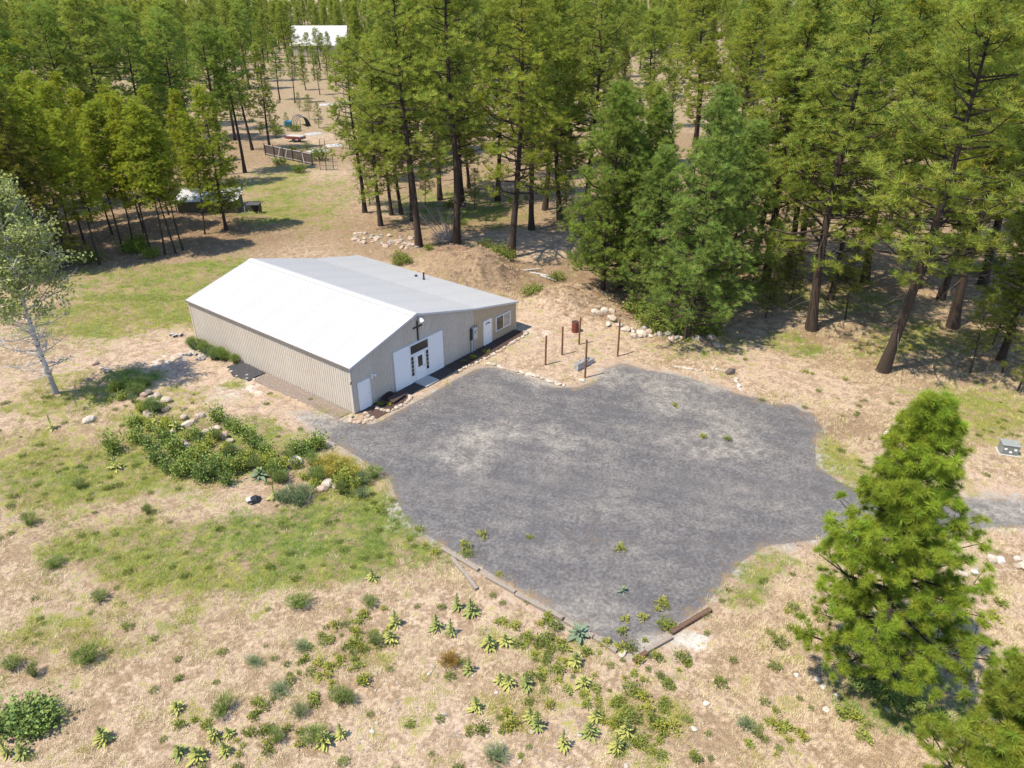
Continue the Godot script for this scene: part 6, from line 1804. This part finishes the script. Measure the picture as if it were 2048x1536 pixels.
func cover() -> void:
	# grass, straw, litter and pebbles: nobody could count them
	var straw := [grass_tuft(16, 0.1, 0.16, Color(0.58, 0.47, 0.33)), grass_tuft(14, 0.1, 0.17, Color(0.5, 0.38, 0.26)), grass_tuft(18, 0.22, 0.12, Color(0.6, 0.51, 0.35))]
	var green := [grass_tuft(18, 0.13, 0.15, Color(0.23, 0.29, 0.06)), grass_tuft(18, 0.17, 0.14, Color(0.36, 0.35, 0.09)), grass_tuft(16, 0.2, 0.14, Color(0.16, 0.25, 0.05))]
	var dry := [[], [], []]
	var fresh := [[], [], []]
	var cover_weed := []
	var peb := [[], []]
	var tries := 0
	while tries < 130000:
		tries += 1
		var z := -15.5 - 48.0 * rn(0, 1)
		var x := rn(-1, 1) * (-z * 0.63 + 10.5)
		if not in_view(x, z, 0.5):
			continue
		var b := to_building(x, z)
		if b.x > -0.1 and b.x < 17.6 and b.y < 1.6 and b.y > -19.0:
			continue
		var i := near_field.index(x, z)
		var gv := near_field.r[i]
		var gr := near_field.g[i]
		var bare := near_field.a[i]
		var n := lumps.get_noise_2d(x * 8, z * 8)
		var t := Transform3D(Basis(Vector3.UP, rn(0, TAU)).scaled(Vector3.ONE * rn(0.7, 1.3)), Vector3(x, lay(x, z), z))
		if gv > 0.55 + n * 0.3:
			if rn(0, 1) < 0.35:
				var s := rn(0.02, 0.06) if rn(0, 1) < 0.985 else rn(0.07, 0.12)
				peb[0 if rn(0, 1) < 0.93 else 1].append(Transform3D(Basis(Vector3.UP, rn(0, TAU)).scaled(Vector3(s, s * 0.7, s)), Vector3(x, lay(x, z) + s * 0.15, z)))
			continue
		if rn(0, 1) < gr * 1.1 + n * 1.1 - 0.25:
			var hue := near_field.b[i] + rn(-0.25, 0.25)
			fresh[1 if hue < 0.4 else (0 if hue < 0.7 else 2)].append(t)
		elif rn(0, 1) < 0.55 - maxf(bare, 0.0) * 1.4 + n * 1.3:
			dry[0 if bare > -0.1 and rn(0, 1) < 0.6 else (1 if rn(0, 1) < 0.6 else 2)].append(t)
		elif rn(0, 1) < 0.12 and bare > 0.0 and gv < 0.2:
			var s := rn(0.04, 0.11)
			peb[1].append(Transform3D(Basis(Vector3.UP, rn(0, TAU)).scaled(Vector3(s, s * 0.6, s)), Vector3(x, lay(x, z) + s * 0.12, z)))
		if rn(0, 1) < 0.004 + 0.012 * maxf(0.0, gr - 0.2) and z > -45:
			cover_weed.append(t.scaled_local(Vector3.ONE * rn(0.4, 0.8)))
	for k in 3:
		scatter("dry_grass", straw[k], mats.straw, dry[k], ["short straw-coloured dry grass spread over the open ground", "flattened brownish dry grass and litter on the open ground", "longer pale dry grass standing on the open ground"][k], "grass")
		scatter("green_grass", green[k], mats.herb, fresh[k], ["short mid-green grass in patches of the field", "yellow-green grass in patches of the field", "deep green grass in the dampest patches"][k], "grass")
	scatter("ground_weeds", weed_set[1][1], mats.herb, cover_weed, "tiny leafy weeds sprinkled over the open ground", "weeds")
	var brush := []
	for m in mounds.slice(0, 4):
		for i in 190:
			var x: float = m[0] + rng.randfn() * m[2] * 0.6
			var z: float = m[1] + rng.randfn() * m[3] * 0.6
			var b := to_building(x, z)
			if lay(x, z) > 0.35 and (b.x < -0.3 or b.x > 17.8 or b.y < -19.2):
				brush.append(Transform3D(Basis(Vector3.UP, rn(0, TAU)).scaled(Vector3(1, rn(0.4, 1.0), 1) * rn(0.25, 0.6)), Vector3(x, lay(x, z), z)))
	scatter("dry_brush", feathers(60, 0.6, 0.5, Color(0.44, 0.31, 0.22)), mats.straw, brush, "pinkish dry brush covering the dirt mounds behind the building", "brush")
	scatter("gravel_stones", rocks[0], mats.rock_slate, peb[0], "loose dark gravel stones on the lot", "gravel")
	scatter("gravel_stones", rocks[3], mats.rock_grey, peb[1], "loose pale pebbles on lot and field", "gravel")
	# grass and litter under the wood
	var far_dry := []
	var far_green := []
	for i in 26000:
		var z := -62.0 - 70.0 * pow(rn(0, 1), 1.2)
		var x := rn(-1, 1) * (-z * 0.63 + 10.5)
		var k := mid_field.index(x, z)
		var n := lumps.get_noise_2d(x * 5, z * 5)
		var t := Transform3D(Basis(Vector3.UP, rn(0, TAU)).scaled(Vector3.ONE * rn(1.2, 2.4)), Vector3(x, lay(x, z), z))
		if rn(0, 1) < mid_field.g[k] * 1.2 + n * 0.7 - 0.2:
			far_green.append(t)
		elif rn(0, 1) < 0.6 - mid_field.a[k]:
			far_dry.append(t)
	scatter("dry_grass", straw[1], mats.straw, far_dry, "brownish dry grass and needle litter on the wood floor", "grass")
	scatter("green_grass", green[0], mats.herb, far_green, "green grass patches on the wood floor and clearing", "grass")
